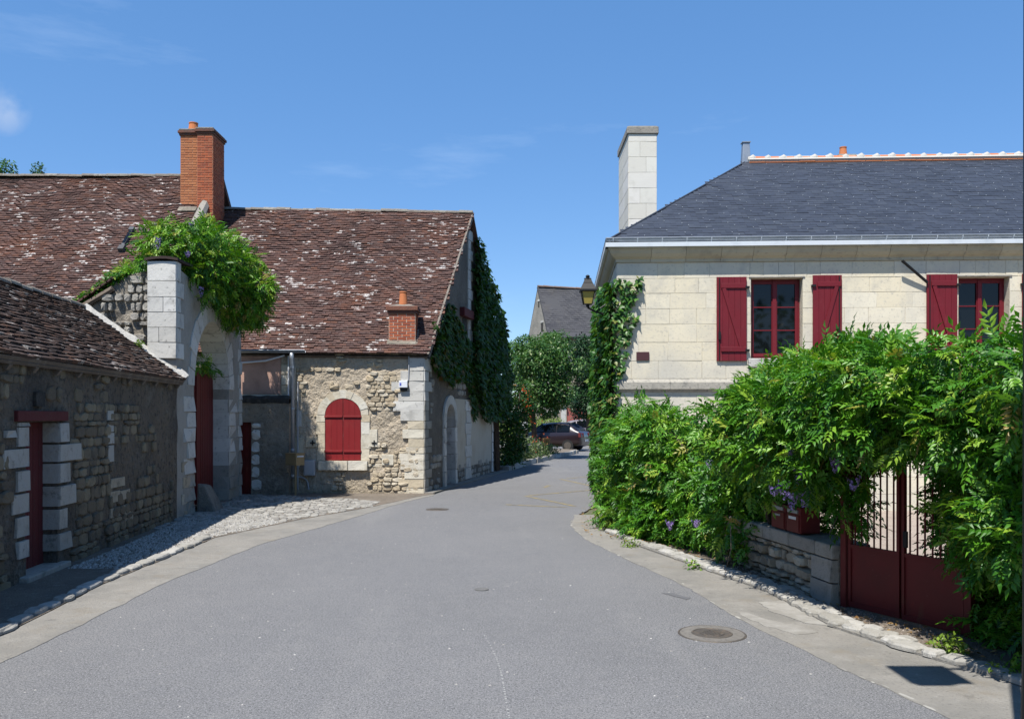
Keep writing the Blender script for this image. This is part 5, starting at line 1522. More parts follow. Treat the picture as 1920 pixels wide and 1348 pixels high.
# ------------------------------------------------------------------ garden wall, letter boxes and red gate under the wisteria
HW = wallfr((2.16, 13.6), (3.06, 8.05))
hw_ = thing('garden_wall', 'low stone wall with pale coping, under wisteria beside the red gate', 'wall', (2.7, 10.5, 0))
wl = relief('wall', HW, 0, HW.L, -.05, .50, grey_render, hw_, amp=.02, step=.1, sc=4, back=.34, w=-.03)
P = Pieces('rubble', warm_stone)
courses(P, HW, HW.L * .35, HW.L - .42, -.02, .44, .17, .082, w=-.045, depth=.085, rot=.12, gap=.012, vary=.6, hvary=.5)
P.finish('stone', 'rubble', wl)
u = HW.L * .3
while u < HW.L - .02:
    wd = min(R.uniform(.5, .8), HW.L - u)
    if HW.L - u - wd < .25: wd = HW.L - u
    MB().fbox(HW, u + .004, u + wd - .004, .445, .59 + R.uniform(-.008, .008), -.36, .045).build('coping_stone', grey_stone, hw_, bevel=.018)
    u += wd
for u0, u1, v0, v1 in ((HW.L - .40, HW.L - .01, .22, .44), (HW.L - .42, HW.L - .01, -.04, .215)):
    link(bpy.data.objects.new('stone_block', pool_mesh('block', R.randrange(10), grey_stone, 'stone_block')), wl, HW.M((u0 + u1) / 2, (v0 + v1) / 2, -.2, u1 - u0, v1 - v0 - .01, .245))
for i, (x0, x1) in enumerate(((1450, 1476), (1478, 1504))):
    a = HW.px(x0, 1000)[0]; b = HW.px(x1, 1000)[0]
    t = thing('letter_box', ('red letter box with bare slot, farther from the gate' if i == 0 else 'red letter box with white name card, nearer the gate'), 'letter box', HW.P(a, .6, 0), 'red letter boxes on the garden wall')
    bx = MB().fbox(HW, a, b, .598, .865, -.20, .02).build('box', gate_red, t, bevel=.008)
    d = MB().fbox(HW, a + .02, b - .02, .61, .78, .0205, .030).build('door', gate_red, t)
    MB().fbox(HW, a + .04, b - .04, .80, .835, .0205, .032).build('slot_flap', zinc, t)
    if i: MB().fbox(HW, a + .07, b - .07, .735, .765, .0305, .034).build('name_card', white_pl, d)
    else: MB().fbox(HW, a + .10, b - .10, .735, .755, .0305, .034).build('name_holder', zinc, d)

GF = wallfr((3.13, 8.00), (3.98, 6.30))
gate = thing('garden_gate', 'dark red double metal gate with upright bars, half hidden by wisteria', 'gate', (3.4, 7.3, 0))
um = GF.px(1690, 1000)[0]; ua = GF.px(1592, 1000)[0]; ub = um + (um - ua) * 1.05
for i, (a, b) in enumerate(((ua, um - .012), (um + .012, ub))):
    lf = MB().fbox(GF, a, b, .04, .575, -.012, .0).build('gate_leaf', gate_red, gate)
    MB().fbox(GF, a, b, .575, .61, -.02, .012).build('rail', gate_red, lf)
    MB().fbox(GF, a, b, .03, .075, -.018, .010).build('rail', gate_red, lf)
    MB().fbox(GF, a, b, 1.66, 1.70, -.02, .012).build('rail', gate_red, lf)
    n = 8; st = (b - a) / n
    for k in range(1, n):
        MB().tube([GF.P(a + st * k, .61, -.004), GF.P(a + st * k, 1.66, -.004)], .0085, 8).build('bar', gate_red, lf)
    e = b if i == 0 else a
    MB().fbox(GF, (b - .028) if i == 0 else a, b if i == 0 else (a + .028), .076, 1.66, -.022, .014).build('stile', gate_red, lf)
    MB().fbox(GF, a if i == 0 else (b - .03), (a + .03) if i == 0 else b, .076, 1.66, -.022, .014).build('stile', gate_red, lf)
MB().fbox(GF, um + .03, um + .07, .66, .80, .001, .02).build('lock', black_iron, gate)
for u_, nm in ((ua - .045, 'gate_post'), (ub + .045, 'gate_post')):
    MB().fbox(GF, u_ - .03, u_ + .03, -.05, 1.9, -.03, .03).build(nm, gate_red, gate)
hw2 = thing('garden_wall', 'low stone wall right of the gate, buried under dark wisteria', 'wall', (4.3, 5.3, 0))
HW2 = wallfr((GF.P(ub + .1, 0).x + .25, GF.P(ub + .1, 0).y), (5.6, 3.6))
relief('wall', HW2, 0, HW2.L, -.05, .8, grey_render, hw2, amp=.03, step=.12, sc=4, back=.3)

# ------------------------------------------------------------------ wisteria
def raceme(loc, ln, m, parent, name='flower_cluster'):
    V, T, Tn = [], [], []
    for i in range(54):
        t = R.random() ** .8
        r = .05 * (1 - t) ** .6 + .008
        a = R.uniform(0, 6.28)
        c = np.array([r * math.cos(a), r * math.sin(a), -t * ln])
        s = R.uniform(.010, .018) * (1.1 - .5 * t)
        d = np.array([math.cos(a), math.sin(a), R.uniform(-.4, .4)]); e = np.array([-math.sin(a), math.cos(a), R.uniform(-.5, .5)]); f = np.array([0, 0, 1.0])
        b = len(V); V += [c - e * s, c + d * s * .5 - f * s, c + e * s, c + d * s * .5 + f * s]; T += [(b, b + 1, b + 2), (b, b + 2, b + 3)]; Tn += [R.random()] * 4
    o = tri_mesh(name, np.array(V) + np.array(loc), np.array(T), np.array(Tn), m, parent, stuff=False)
    return o

def foliage(clumps, n, kind, size, m, parent, single=0, inner=.25, up=.8, droop=-.35, name='foliage', reject=.8, filt=None, shell=(.8, 1.08), spread=.6):
    p, d = clump_points(clumps, n, inner=inner, reject=reject, shell=shell)
    if filt is not None:
        k = filt(p); p, d = p[k], d[k]
    S = NR.uniform(size * .75, size * 1.2, len(p))
    # clumps differ in the age of their leaves
    tint = np.clip(NR.beta(2.0, 2.6, len(p)) + .18 * np.array([rnoise(*(q * 1.3)) for q in p]), 0.0, .999)
    return leaves(kind, p, leaf_basis(d, up, droop, spread), S, tint, m, parent, name, single)

def U(x, y, d): return np.array([(x - CXX) * d / FOC, d, EYE + (HZN - y) * d / FOC])

xs = [1118, 1165, 1210, 1260, 1300, 1340, 1380, 1420, 1450, 1500, 1550, 1600, 1650, 1700, 1750, 1795, 1838, 1860, 1900, 1960, 2040, 2140]
yt = [800, 758, 750, 782, 824, 812, 768, 712, 684, 668, 648, 630, 648, 680, 686, 704, 708, 690, 672, 662, 660, 670]
yb = [985, 1000, 1015, 1035, 1052, 1062, 1062, 1030, 950, 925, 930, 880, 818, 812, 818, 850, 1190, 1235, 1262, 1290, 1330, 1380]
dd_ = [13.9, 13.3, 12.7, 11.9, 11.3, 10.8, 10.4, 10.0, 9.5, 8.85, 8.35, 7.85, 7.45, 7.1, 6.8, 6.65, 6.45, 6.25, 6.05, 5.7, 5.3, 4.9]
hedge_clumps = []
for layer in (0, 1, 2):
    x = 1166.0
    while x < 2120:
        top, bot, dp_ = (float(np.interp(x, xs, q)) for q in (yt, yb, dd_))
        rp = (46 if layer == 0 else 56) * (.72 if x < 1230 else 1)
        y = top + rp * .8 + R.uniform(0, 10)
        if layer: y += 14 * layer
        while y < bot - rp * .45 or y == top:
            r = rp * R.uniform(.66, 1.12)
            if layer == 0 and R.random() < .40 and y > top + rp: y += rp * .7; continue
            d = dp_ + .34 + layer * .42 + R.uniform(-.20, .16) * (1 if layer == 0 else .5)
            if x > 1400 and layer == 0: d -= (.34 if y < 850 else -.12) * min(1, (x - 1400) / 90)
            if x > 1755: d += (-.30 if y < 1035 and layer == 0 else .20 if y > 1060 else .0)
            if x < 1400: d -= .35 * max(0, min(1, (y - top) / 220)) - .1
            d += .42 * rnoise(x / 75.0, y / 62.0, 4.0 + layer * .15)
            c = U(x + R.uniform(-10, 10), y, d); rr = r * d / FOC
            if c[2] - rr * .4 > 0.02 or True:
                c[2] = max(c[2], rr * .55)
                hedge_clumps.append((c, (rr, rr * 1.05, rr * R.uniform(.85, 1.0))))
            y += rp * R.uniform(.75, 1.0)
        x += rp * R.uniform(.62, .9)
for x, y, d, r in ((1600, 930, 7.8, 26), (1604, 975, 7.8, 20), (1622, 905, 7.65, 14), (1838, 1040, 6.5, 32), (1832, 985, 6.5, 30), (1834, 930, 6.5, 34), (1650, 842, 7.3, 16), (1716, 830, 7.0, 14), (1585, 880, 7.9, 34), (1590, 830, 7.8, 36), (1425, 910, 9.0, 26), (1468, 868, 8.5, 32), (1510, 890, 8.2, 30), (1550, 915, 8.0, 28), (1872, 1000, 5.75, 38), (1905, 1005, 5.6, 42), (1925, 1000, 5.5, 44), (1880, 955, 5.7, 38), (1900, 950, 5.6, 40), (1985, 1000, 5.3, 44), (1415, 1005, 9.8, 30), (1535, 955, 9.3, 44), (1565, 975, 9.1, 40), (1515, 985, 9.6, 40), (1585, 945, 9.0, 36), (1550, 915, 9.3, 40)):
    hedge_clumps.append((U(x, y, d), (r * d / FOC,) * 3))
for i in range(9):                                       # shoots hanging forward over the gate and the end of the wall
    q = GF.P(-.1 + i * .24, 0)
    for z_ in (1.78, 2.08): hedge_clumps.append((np.array([q.x - .40 + R.uniform(-.08, .08), q.y - .52, z_ + R.uniform(-.06, .06)]), (.27, .27, .23)))
for i in range(7):
    q = HW.P(HW.L - .1 - i * .28, 0)
    for z_ in (1.50, 1.85): hedge_clumps.append((np.array([q.x - .38 + R.uniform(-.08, .08), q.y - .42, z_ + R.uniform(-.08, .08)]), (.26, .28, .22)))
wis = thing('wisteria', 'big green wisteria hedge with lilac flowers, spilling over garden wall and gate on the right', 'wisteria', (3, 9, 0))
foliage(hedge_clumps, 29000, 'wisteria', .20, wist_leaf, wis, single=300, inner=.22, droop=-.12, up=.9, spread=.7)
# its twigs and stems
mb = MB()
for c, r in hedge_clumps[::2]:
    a = Vector(c); 
    for q in range(2):
        e = a + Vector((R.uniform(-1, 1) * r[0], R.uniform(-1, 1) * r[0], R.uniform(-.6, 1.1) * r[2]))
        mb.tube([a, a.lerp(e, .5) + Vector((0, 0, .05)), e], .006, 4, .003)
tag(mb.build('twigs', bark, wis), kind='stuff')
for i in range(9):
    u = HW.L * (.05 + .085 * i); p = HW.P(u, 0, -.05); m_ = MB()
    m_.tube([p + Vector((0, 0, -.05)), p + Vector((R.uniform(-.1, .1), R.uniform(-.1, .1), .5)), p + Vector((R.uniform(-.2, .2), R.uniform(-.3, .3), 1.1)), p + Vector((R.uniform(-.3, .3), R.uniform(-.3, .3), 1.6))], .035, 7, .014)
    m_.build('stem', bark, wis)
p = HW2.P(.35, 0, .0)
MB().tube([p + Vector((0, 0, -.05)), p + Vector((.05, .1, .8)), p + Vector((-.05, .3, 1.5)), p + Vector((-.2, .8, 1.9))], .05, 8, .02).build('stem', bark, wis)
for x, y, d, l in ((1470, 908, 7.85, .20), (1508, 930, 7.8, .16), (1485, 935, 7.85, .16), (1498, 884, 7.75, .18), (1567, 862, 7.4, .17), (1482, 838, 7.8, .14), (1256, 985, 11.0, .14), (1305, 985, 10.4, .10), (1858, 880, 6.3, .13), (1452, 918, 7.95, .12),
                   (1600, 905, 7.3, .12), (1330, 870, 10.2, .12), (1530, 838, 8.2, .12), (1850, 862, 6.4, .09)):
    raceme(U(x, y - 12, d), l, petal_lilac, wis)
for x0, y0, x1, y1, d in ((1370, 985, 1358, 1080, 9.5), (1555, 1000, 1590, 900, 8.0), (1740, 790, 1762, 868, 6.9), (1690, 800, 1660, 860, 7.2), (1880, 790, 1905, 860, 6.2)):
    a, b = Vector(U(x0, y0, d)), Vector(U(x1, y1, d)); MB().tube([a, a.lerp(b, .5) + Vector((.03, -.04, .03)), b], .006, 5, .003).build('tendril', old_wood, wis)

# small weeds at the foot of walls
def weed(x, y, z, r, n, m, label, h=.6):
    o = foliage([((x, y, z + r * h * .5), (r, r, r * h))], n, 'simple', .045, m, None, inner=.5, name='weed', up=1.0)
    del o['kind']; return tag(o, label, 'weed')
x, y = G(1780, 1228); weed(x, y, .02, .13, 260, hedge_leaf, 'bright green weed on the kerb below the dark wisteria')
x, y = G(1180, 1025); weed(x, y, .02, .14, 90, hedge_leaf, 'green weed at the kerb end under the far wisteria hedge')
x, y = G(1300, 1068); weed(x, y, .02, .11, 60, wist_leaf, 'low weed on the kerb under the middle of the wisteria hedge')
x, y = G(1880, 1268); weed(x, y, .02, .10, 60, hedge_leaf, 'little weed at the right picture edge under dark hedge')
def litter(region, n, name, label):
    k = 0; P_, D_ = [], []
    while k < n:
        x, y = R.uniform(min(p[0] for p in region), max(p[0] for p in region)), R.uniform(min(p[1] for p in region), max(p[1] for p in region))
        if inside((x, y), region): P_.append((x, y, .035)); k += 1
    P_ = np.array(P_); B = basis(NR.normal(size=(n, 3)) * np.array([1, 1, .15]), np.tile([0, 0, 1.0], (n, 1)) + NR.normal(size=(n, 3)) * .3)
    return tag(leaves('simple', P_, B, NR.uniform(.03, .06, n), NR.rand(n), dry_leaf, None, name), label, 'leaf litter')
litter([(1.2, 12.8), (1.9, 11.6), (2.75, 8.8), (2.9, 7.3), (3.6, 6.0), (3.9, 5.6), (3.4, 7.6), (2.9, 9.9), (1.9, 13.5)], 420, 'leaf_litter', 'dry fallen leaves along the foot of the wisteria hedge')
litter([G(1088, 955), G(1090, 1000), G(1160, 1010), G(1150, 985), G(1120, 950)], 160, 'leaf_litter', 'dry brown leaves on the nub of ground at the hedge end')

# wisteria over the archway
aw = []
for x, y, d, r in ((300, 462, 15.5, 40), (340, 452, 15.8, 36), (375, 458, 16.2, 42), (282, 492, 15.3, 26), (258, 508, 15.25, 15), (232, 512, 15.2, 12), (400, 475, 16.6, 44), (425, 500, 17.0, 44), (450, 505, 17.6, 38), (465, 540, 17.4, 42), (478, 562, 17.5, 36), (400, 462, 17.9, 40), (385, 448, 17.9, 30), (420, 482, 18.2, 36), (432, 472, 18.0, 30), (445, 490, 18.3, 30),
                   (455, 580, 18.0, 34), (420, 545, 17.0, 44), (435, 575, 17.6, 34), (385, 500, 16.2, 40), (345, 490, 15.9, 30), (355, 510, 15.6, 18),  (405, 520, 16.5, 38), (478, 588, 18.2, 24), (310, 440, 15.9, 26), (440, 600, 18.0, 18),
                   (490, 540, 17.3, 26), (470, 500, 17.6, 24), (385, 430, 16.8, 22), (375, 560, 15.9, 9), (392, 545, 16.0, 12)):
    r *= .84; aw.append((U(x, y, d), (r * d / FOC, r * d / FOC * 1.1, r * d / FOC)))
for x_, y_, z_ in ((-6.9, 16.2, 4.1), (-6.9, 16.9, 4.3), (-6.85, 17.6, 4.3), (-6.8, 18.2, 4.1), (-7.0, 17.2, 3.9), (-7.2, 16.6, 4.3), (-7.2, 17.5, 4.4)):  # unseen clumps added behind the arch to keep sunlight off the courtyard wall
    aw.append((np.array([x_, y_, z_]), (.5, .5, .42)))
w2 = thing('wisteria', 'bushy green wisteria crowning the white stone archway', 'wisteria', (-6, 17, 3.8))
foliage(aw, 7400, 'wisteria', .19, wist_leaf, w2, single=200, inner=.25, shell=(.7, 1.22))
mb = MB()
for c, r in aw:
    a = Vector(c); e = a + Vector((R.uniform(-1, 1) * r[0], R.uniform(-1, 1) * r[0], R.uniform(-1, .5) * r[2])); mb.tube([a, e], .008, 4, .004)
tag(mb.build('twigs', bark, w2), kind='stuff')
MB().tube([(-6.5, 18.9, 3.9), (-6.35, 18.0, 4.2), (-6.2, 17.0, 4.35), (-6.0, 16.0, 4.4)], .05, 7, .03).build('stem', bark, w2)
for x, y, d, l in ((296, 452, 15.0, .22), (377, 545, 15.7, .20), (352, 480, 15.4, .10), (358, 424, 15.9, .08)): raceme(U(x, y - 8, d), l, petal_lilac, w2)
cp = [(U(x, y, 15.15), (.14, .12, .07)) for x, y in ((155, 566), (166, 558), (176, 551), (187, 544), (197, 536), (207, 527), (216, 522), (226, 516))]
o = foliage(cp, 620, 'simple', .085, wist_leaf, None, name='wall_plant', inner=.4); del o['kind']; tag(o, 'low green plant growing along the sloping tiled wall top', 'plant')
cp = [(U(262, 643, 14.7), (.06, .06, .05))]
o = foliage(cp, 70, 'simple', .05, hedge_leaf, None, name='weed', inner=.4); del o['kind']; tag(o, 'tuft of green weed on the outbuilding roof by the pillar', 'weed')
cp = [(U(370, 683, 16.6), (.10, .2, .05)), (U(392, 690, 17.6), (.12, .3, .06)), (U(381, 678, 17.2), (.08, .2, .06))]
o = foliage(cp, 60, 'wisteria', .2, wist_leaf, None, name='fern_spray', inner=.3); del o['kind']; tag(o, 'dark leafy spray on top of the red arched gate', 'plant')

# ------------------------------------------------------------------ creepers on walls
def creeper(fr, poly, dens, size, m, parent, thick=(.03, .3), kind='ivy', single=0, uv=None, lift=None, name='foliage'):
    pts = uv if uv else [fr.px(*p) for p in poly]
    us = [p[0] for p in pts]; vs = [p[1] for p in pts]
    A = (max(us) - min(us)) * (max(vs) - min(vs)); n = int(A * dens)
    Pp = []
    for _ in range(n):
        u, v = R.uniform(min(us), max(us)), R.uniform(min(vs), max(vs))
        if inside((u + .09 * rnoise(u * 5, v * 5, 3), v + .09 * rnoise(v * 5, u * 5, 8)), pts):
            hump = .5 + .5 * rnoise(u * 1.8, v * 1.8, 2.0)
            t = R.uniform(0, 1) ** .6
            w_ = thick[0] + (thick[1] - thick[0]) * t * (.35 + .65 * hump)
            if lift: w_ *= lift(u, v)
            Pp.append(fr.P(u, v, w_))
    Pp = np.array([tuple(p) for p in Pp]); k = len(Pp)
    N = np.tile(np.array(tuple(fr.n)), (k, 1))
    ax = np.tile([0, 0, -1.0], (k, 1)) * .8 + N * .45 + NR.normal(size=(k, 3)) * .42
    nm = N + np.tile([0, 0, .55], (k, 1)) + NR.normal(size=(k, 3)) * .38
    tint = np.clip(NR.beta(2, 2.5, k), 0, .98)
    return leaves(kind, Pp, basis(ax, nm), NR.uniform(size * .7, size * 1.25, k), tint, m, parent, name, single)

c1 = thing('ivy', 'patch of creeper with reddish tip, left of the loft opening on the barn gable', 'creeper', BG.P(1.5, 3, 0))
creeper(BG, [(806, 612), (822, 588), (832, 566), (842, 572), (846, 592), (860, 606), (868, 640), (872, 690), (862, 706), (840, 722), (822, 706), (806, 690), (801, 665), (812, 650)], 420, .135, ivy_dark, c1, thick=(.02, .22))
c2 = thing('ivy', 'tall dark creeper covering the rear half of the barn gable', 'creeper', BG.P(6.5, 3, 0))
creeper(BG, [(884, 440), (890, 462), (897, 495), (908, 522), (922, 560), (934, 600), (940, 650), (946, 700), (944, 780), (930, 788), (915, 786), (903, 792), (893, 772), (886, 740), (880, 712), (878, 690), (880, 620), (883, 560), (882, 500)], 360, .15, ivy_dark, c2, thick=(.03, .40))
creeper(BG, [(868, 700), (884, 700), (890, 770), (886, 790), (880, 768)], 330, .13, ivy_dark, c2, thick=(.02, .15), name='trailing_foliage')
creeper(BG, [(866, 640), (884, 640), (884, 712), (860, 712)], 300, .13, ivy_dark, c2, thick=(.02, .18), name='lower_foliage')
for i in range(5):
    MB().tube([BG.P(7.7 + .12 * i, 0, .05), BG.P(7.4 + .15 * i, 1.4, .06), BG.P(6.9 + .2 * i, 3, .06), BG.P(6.2 + .2 * i, 4.2, .05)], .025, 5, .01).build('stem', bark, c2)
# creeper on the side wall and corner of the cream house
c3 = thing('ivy', 'glossy ivy climbing the corner of the cream house below the lantern', 'creeper', (1.9, 17.5, 0))
L = RS.L
creeper(RS, None, 420, .125, ivy_leaf, c3, thick=(.05, .50), uv=[(L - 4.6, .1), (L - 4.8, 1.5), (L - 4.4, 3.2), (L - 3.4, 4.2), (L - 1.5, 4.45), (L + .12, 4.35), (L + .12, .5), (L - .9, .2)], single=260, lift=lambda u, v: .55 + .45 * min(1, (L - u) / .9))
creeper(RF, [(1150, 520), (1172, 528), (1186, 528), (1197, 512), (1202, 520), (1196, 545), (1184, 572), (1178, 600), (1165, 612), (1184, 606), (1192, 590), (1197, 602), (1184, 630), (1174, 655), (1166, 690), (1164, 640), (1163, 700), (1158, 800), (1153, 800), (1150, 700)], 480, .115, ivy_leaf, c3, thick=(.02, .12), name='corner_foliage')
for i in range(4):
    MB().tube([RS.P(L - .6 - i * .7, 0, .06), RS.P(L - .5 - i * .8, 1.5, .08), RS.P(L - .3 - i * .7, 3.0, .08), RS.P(L - .1 - i * .6, 4.0, .06)], .03, 5, .012).build('stem', bark, c3)

# ------------------------------------------------------------------ far end of the street
def tree(name, label, base, trunk_r, trunk_h, clumps, n, size, m, kind='simple', inner=.3, limbs=7, group=None, up=.8, droop=-.3):
    t = thing(name, label, 'tree', base, group)
    b = Vector(base); mb = MB()
    top = b + Vector((R.uniform(-.1, .1), 0, trunk_h))
    mb.tube([b + Vector((0, 0, -.1)), b + Vector((.02, 0, trunk_h * .4)), top], trunk_r * 1.15, 9, trunk_r * .75); mb.build('trunk', bark, t)
    for i in range(min(limbs, len(clumps))):
        c = Vector(clumps[(i * 3) % len(clumps)][0]); MB().tube([top - Vector((0, 0, .2)), top.lerp(c, .5) + Vector((0, 0, .12)), c], trunk_r * .45, 6, .02).build('limb', bark, t)
    foliage(clumps, n, kind, size, m, t, inner=inner, name='crown', up=up, droop=droop)
    return t

def blob_clumps(cx, cy, cz, rx, ry, rz, n, r):
    out = []
    for _ in range(n):
        d = Vector((R.gauss(0, 1), R.gauss(0, 1), R.gauss(0, 1))).normalized() * R.uniform(.45, .95)
        q = r * R.uniform(.6, 1.25)
        out.append((np.array([cx + d.x * rx, cy + d.y * ry, cz + d.z * rz]), (q, q, q * .75)))
    return out
def ux(x, d): return (x - CXX) * d / FOC
def uz(y, d): return EYE + (HZN - y) * d / FOC

d = 36.0
cl = blob_clumps(ux(1030, d), d, uz(705, d), 1.45, 1.3, 1.65, 46, .52)
tree('lime_tree', 'round green tree over the parked dark hatchback', (ux(1001, d), d, .12), .13, 2.2, cl, 12500, .14, tree_leaf)
d = 43.2
cl = blob_clumps(ux(975, d), d, uz(680, d), 1.1, 1.2, 1.6, 34, .5) + blob_clumps(ux(1015, d), d, uz(650, d), 1.3, 1.2, 1.0, 22, .45)
cl = [c for c in cl]
tree('lime_tree', 'taller pale green tree with loose top, behind the round one', (ux(985, d), d, .12), .12, 2.6, cl, 11500, .14, tree_leaf)
d = 52.0
cl = [(np.array([ux(1100 + R.uniform(-14, 20), d), d + R.uniform(-1, 1), z]), (q, q, q * .9)) for z, q in [(uz(y, d), R.uniform(.5, .8)) for y in range(645, 775, 9) for _ in range(2)]]
tree('conifer', 'dark conifer behind ivy, right of the round tree', (ux(1104, d), d, 0), .2, 3, cl, 13000, .16, conifer_leaf, limbs=3)

# trumpet vine shrub with red flowers beside the barn
d = 29.5
cl = [(U(x, y, d_), (r * d_ / FOC,) * 3) for x, y, r, d_ in ((972, 740, 22, 30), (985, 760, 20, 30), (962, 770, 26, 29.5), (955, 800, 24, 29), (980, 790, 20, 30), (968, 810, 20, 29.5), (950, 830, 20, 29), (962, 850, 18, 29), (975, 835, 15, 30), (945, 770, 22, 29), (950, 865, 16, 28.6), (970, 722, 14, 30))]
t = thing('trumpet_vine', 'dark shrub with orange-red trumpet flowers beside the barn corner', 'shrub', (ux(960, d), d, 0))
foliage(cl, 3800, 'simple', .13, ivy_dark, t, inner=.35)
V, T, Tn = [], [], []
def blooms(spots, n, rad, size, m, parent, name):
    V, T, Tn = [], [], []
    for c, r in spots:
        for _ in range(n):
            p = np.array(c) + NR.normal(size=3) * r; s = size * R.uniform(.6, 1.3)
            for k in range(3):
                e = unit(NR.normal(size=(1, 3)))[0] * s; f = unit(NR.normal(size=(1, 3)))[0] * s
                b = len(V); V += [p - e, p + f * .6, p + e]; T.append((b, b + 1, b + 2)); Tn += [R.random()] * 3
    return tag(tri_mesh(name, np.array(V), np.array(T), np.array(Tn), m, parent))
blooms([(U(x, y, dd2), .10) for x, y, dd2 in ((980, 725, 29.4), (992, 735, 29.4), (987, 760, 29.3), (984, 772, 29.3), (992, 766, 29.3), (996, 780, 29.5), (1002, 788, 29.5), (1005, 786, 29.5), (976, 735, 29.3), (990, 750, 29.3))], 5, .1, .04, petal_red, t, 'flowers')
MB().tube([(ux(965, d), d, 0), (ux(968, d), d, 1.2), (ux(975, d), d, 2.6)], .05, 6, .02).build('stem', bark, t)

# flower bed on the island
fb = thing('flower_bed', 'bed of lavender and orange flowers along the island kerb', 'flower bed', (.6, 32, .14))
cl = [(np.array([ux(x, d_), d_, .14 + h * .5]), (.38, .42, h)) for x, d_, h in ((962, 30.2, .55), (972, 31.4, .6), (984, 32.5, .55), (996, 33.4, .5), (980, 34, .6), (1010, 34.8, .40), (1022, 36, .32), (1034, 37.2, .25), (1000, 36, .5), (960, 31.8, .7), (950, 29.8, .5))]
foliage(cl, 4200, 'simple', .12, flower_leaf, fb, inner=.4, up=.3, droop=.6)
blooms([(np.array([ux(x, d_), d_, z]), .16) for x, d_, z in ((975, 31.2, .85), (985, 32.3, .8), (995, 33.2, .8), (1008, 34.5, .62))], 26, .1, .035, petal_lav, fb, 'lavender_flowers')
blooms([(np.array([ux(x, d_), d_, z]), .14) for x, d_, z in ((1001, 33.6, .86), (1016, 35.2, .80), (1024, 36.0, .65), (998, 33.0, .75))], 9, .1, .045, petal_red, fb, 'orange_flowers')
# sign and litter bin
t = thing('street_sign', 'small pale sign on a dark post among the flowers', 'sign', (ux(980, 32.6), 32.6, .14))
MB().tube([(ux(980, 32.6), 32.6, .1), (ux(980, 32.6), 32.6, 1.35)], .025, 8).build('post', black_iron, t)
MB().box(ux(978, 32.6) - .02, ux(989, 32.6), 32.56, 32.585, 1.30, 1.58).build('plate', zinc_pale, t, bevel=.004)
t = thing('litter_bin', 'slatted wooden litter bin in front of the dark hatchback', 'litter bin', (ux(1024, 38.5), 38.5, .14))
bx_, by_ = ux(1024, 38.5), 38.5
wood_y = mat('yellow_slat_wood', [(.36, .20, .075), (.30, .165, .06)], .8, [(8, (.22, .13, .05), .5, .7, 1, (1, 1, .2))], (20, .3))
MB().lathe((bx_, by_, .14), [(.15, 0), (.15, .62)], 12).build('liner', black_iron, t)
for k in range(14):
    a = 2 * math.pi * k / 14; c, s = math.cos(a), math.sin(a)
    p = lambda r, o, z: (bx_ + c * r - s * o, by_ + s * r + c * o, z)
    MB().hexa([p(.155, -.03, .16), p(.185, -.03, .16), p(.185, .03, .16), p(.155, .03, .16), p(.155, -.03, .80), p(.185, -.03, .80), p(.185, .03, .80), p(.155, .03, .80)]).build('slat', wood_y, t)

# hedge, boundary wall, red fence
d = 60.0
cl = [(np.array([x, d + R.uniform(-.4, .4), R.uniform(.5, 1.25)]), (.7, .6, .6)) for x in np.arange(-4.5, 3.4, .38)]
t = thing('hedge', 'bright yellow-green clipped hedge behind the dark hatchback', 'hedge', (0, d, 0)); foliage(cl, 6500, 'simple', .16, hedge_leaf, t, inner=.3)
t = thing('gate_pillar', 'pale stone gate pillar beside the red board fence', 'pillar', (ux(1056, 63), 63, 0))
MB().box(ux(1052, 63), ux(1061, 63), 62.8, 63.2, 0, 2.45).build('shaft', limestone, t, bevel=.02); MB().box(ux(1050, 63), ux(1063, 63), 62.7, 63.3, 2.453, 2.6).build('cap', limestone, t, bevel=.02)
x0, x1 = ux(1063, 63), ux(1063, 63) + 3.4
t = thing('board_fence', 'faded red board fence with spiky trellis top, beyond the grey car', 'fence', (x0, 63, 0))
fence_m = mat('faded_red_board', [(.30, .085, .07), (.26, .07, .06), (.34, .11, .09)], .8, [(3, (.22, .06, .055), .5, .7, .7)], None, .2)
x = x0
while x < x1:
    MB().box(x, x + .115, 63.0, 63.03, .05, 2.42 + R.uniform(-.02, .02)).build('board', fence_m, t); x += .125
MB().box(x0, x1, 63.035, 63.09, .5, .6).box(x0, x1, 63.035, 63.09, 2.0, 2.1).build('rail', fence_m, t)
x = x0; m_ = MB(); k = 0
while x < x1:
    q = x + .25
    MB().tube([(x, 63.05, 2.4), (q, 63.05, 2.98)], .018, 4).build('trellis_lath', old_wood, t); MB().tube([(q, 63.07, 2.4), (x, 63.07, 2.98)], .018, 4).build('trellis_lath', old_wood, t); x += .16
t = thing('boundary_wall', 'long pale wall behind hedge at the far end of the street', 'wall', (-3, 66, 0))
MB().box(-9, ux(1050, 65), 65, 65.3, 0, 2.1).build('wall', grey_render, t); MB().box(-9, ux(1050, 65), 64.95, 65.35, 2.103, 2.2).build('coping', limestone, t)

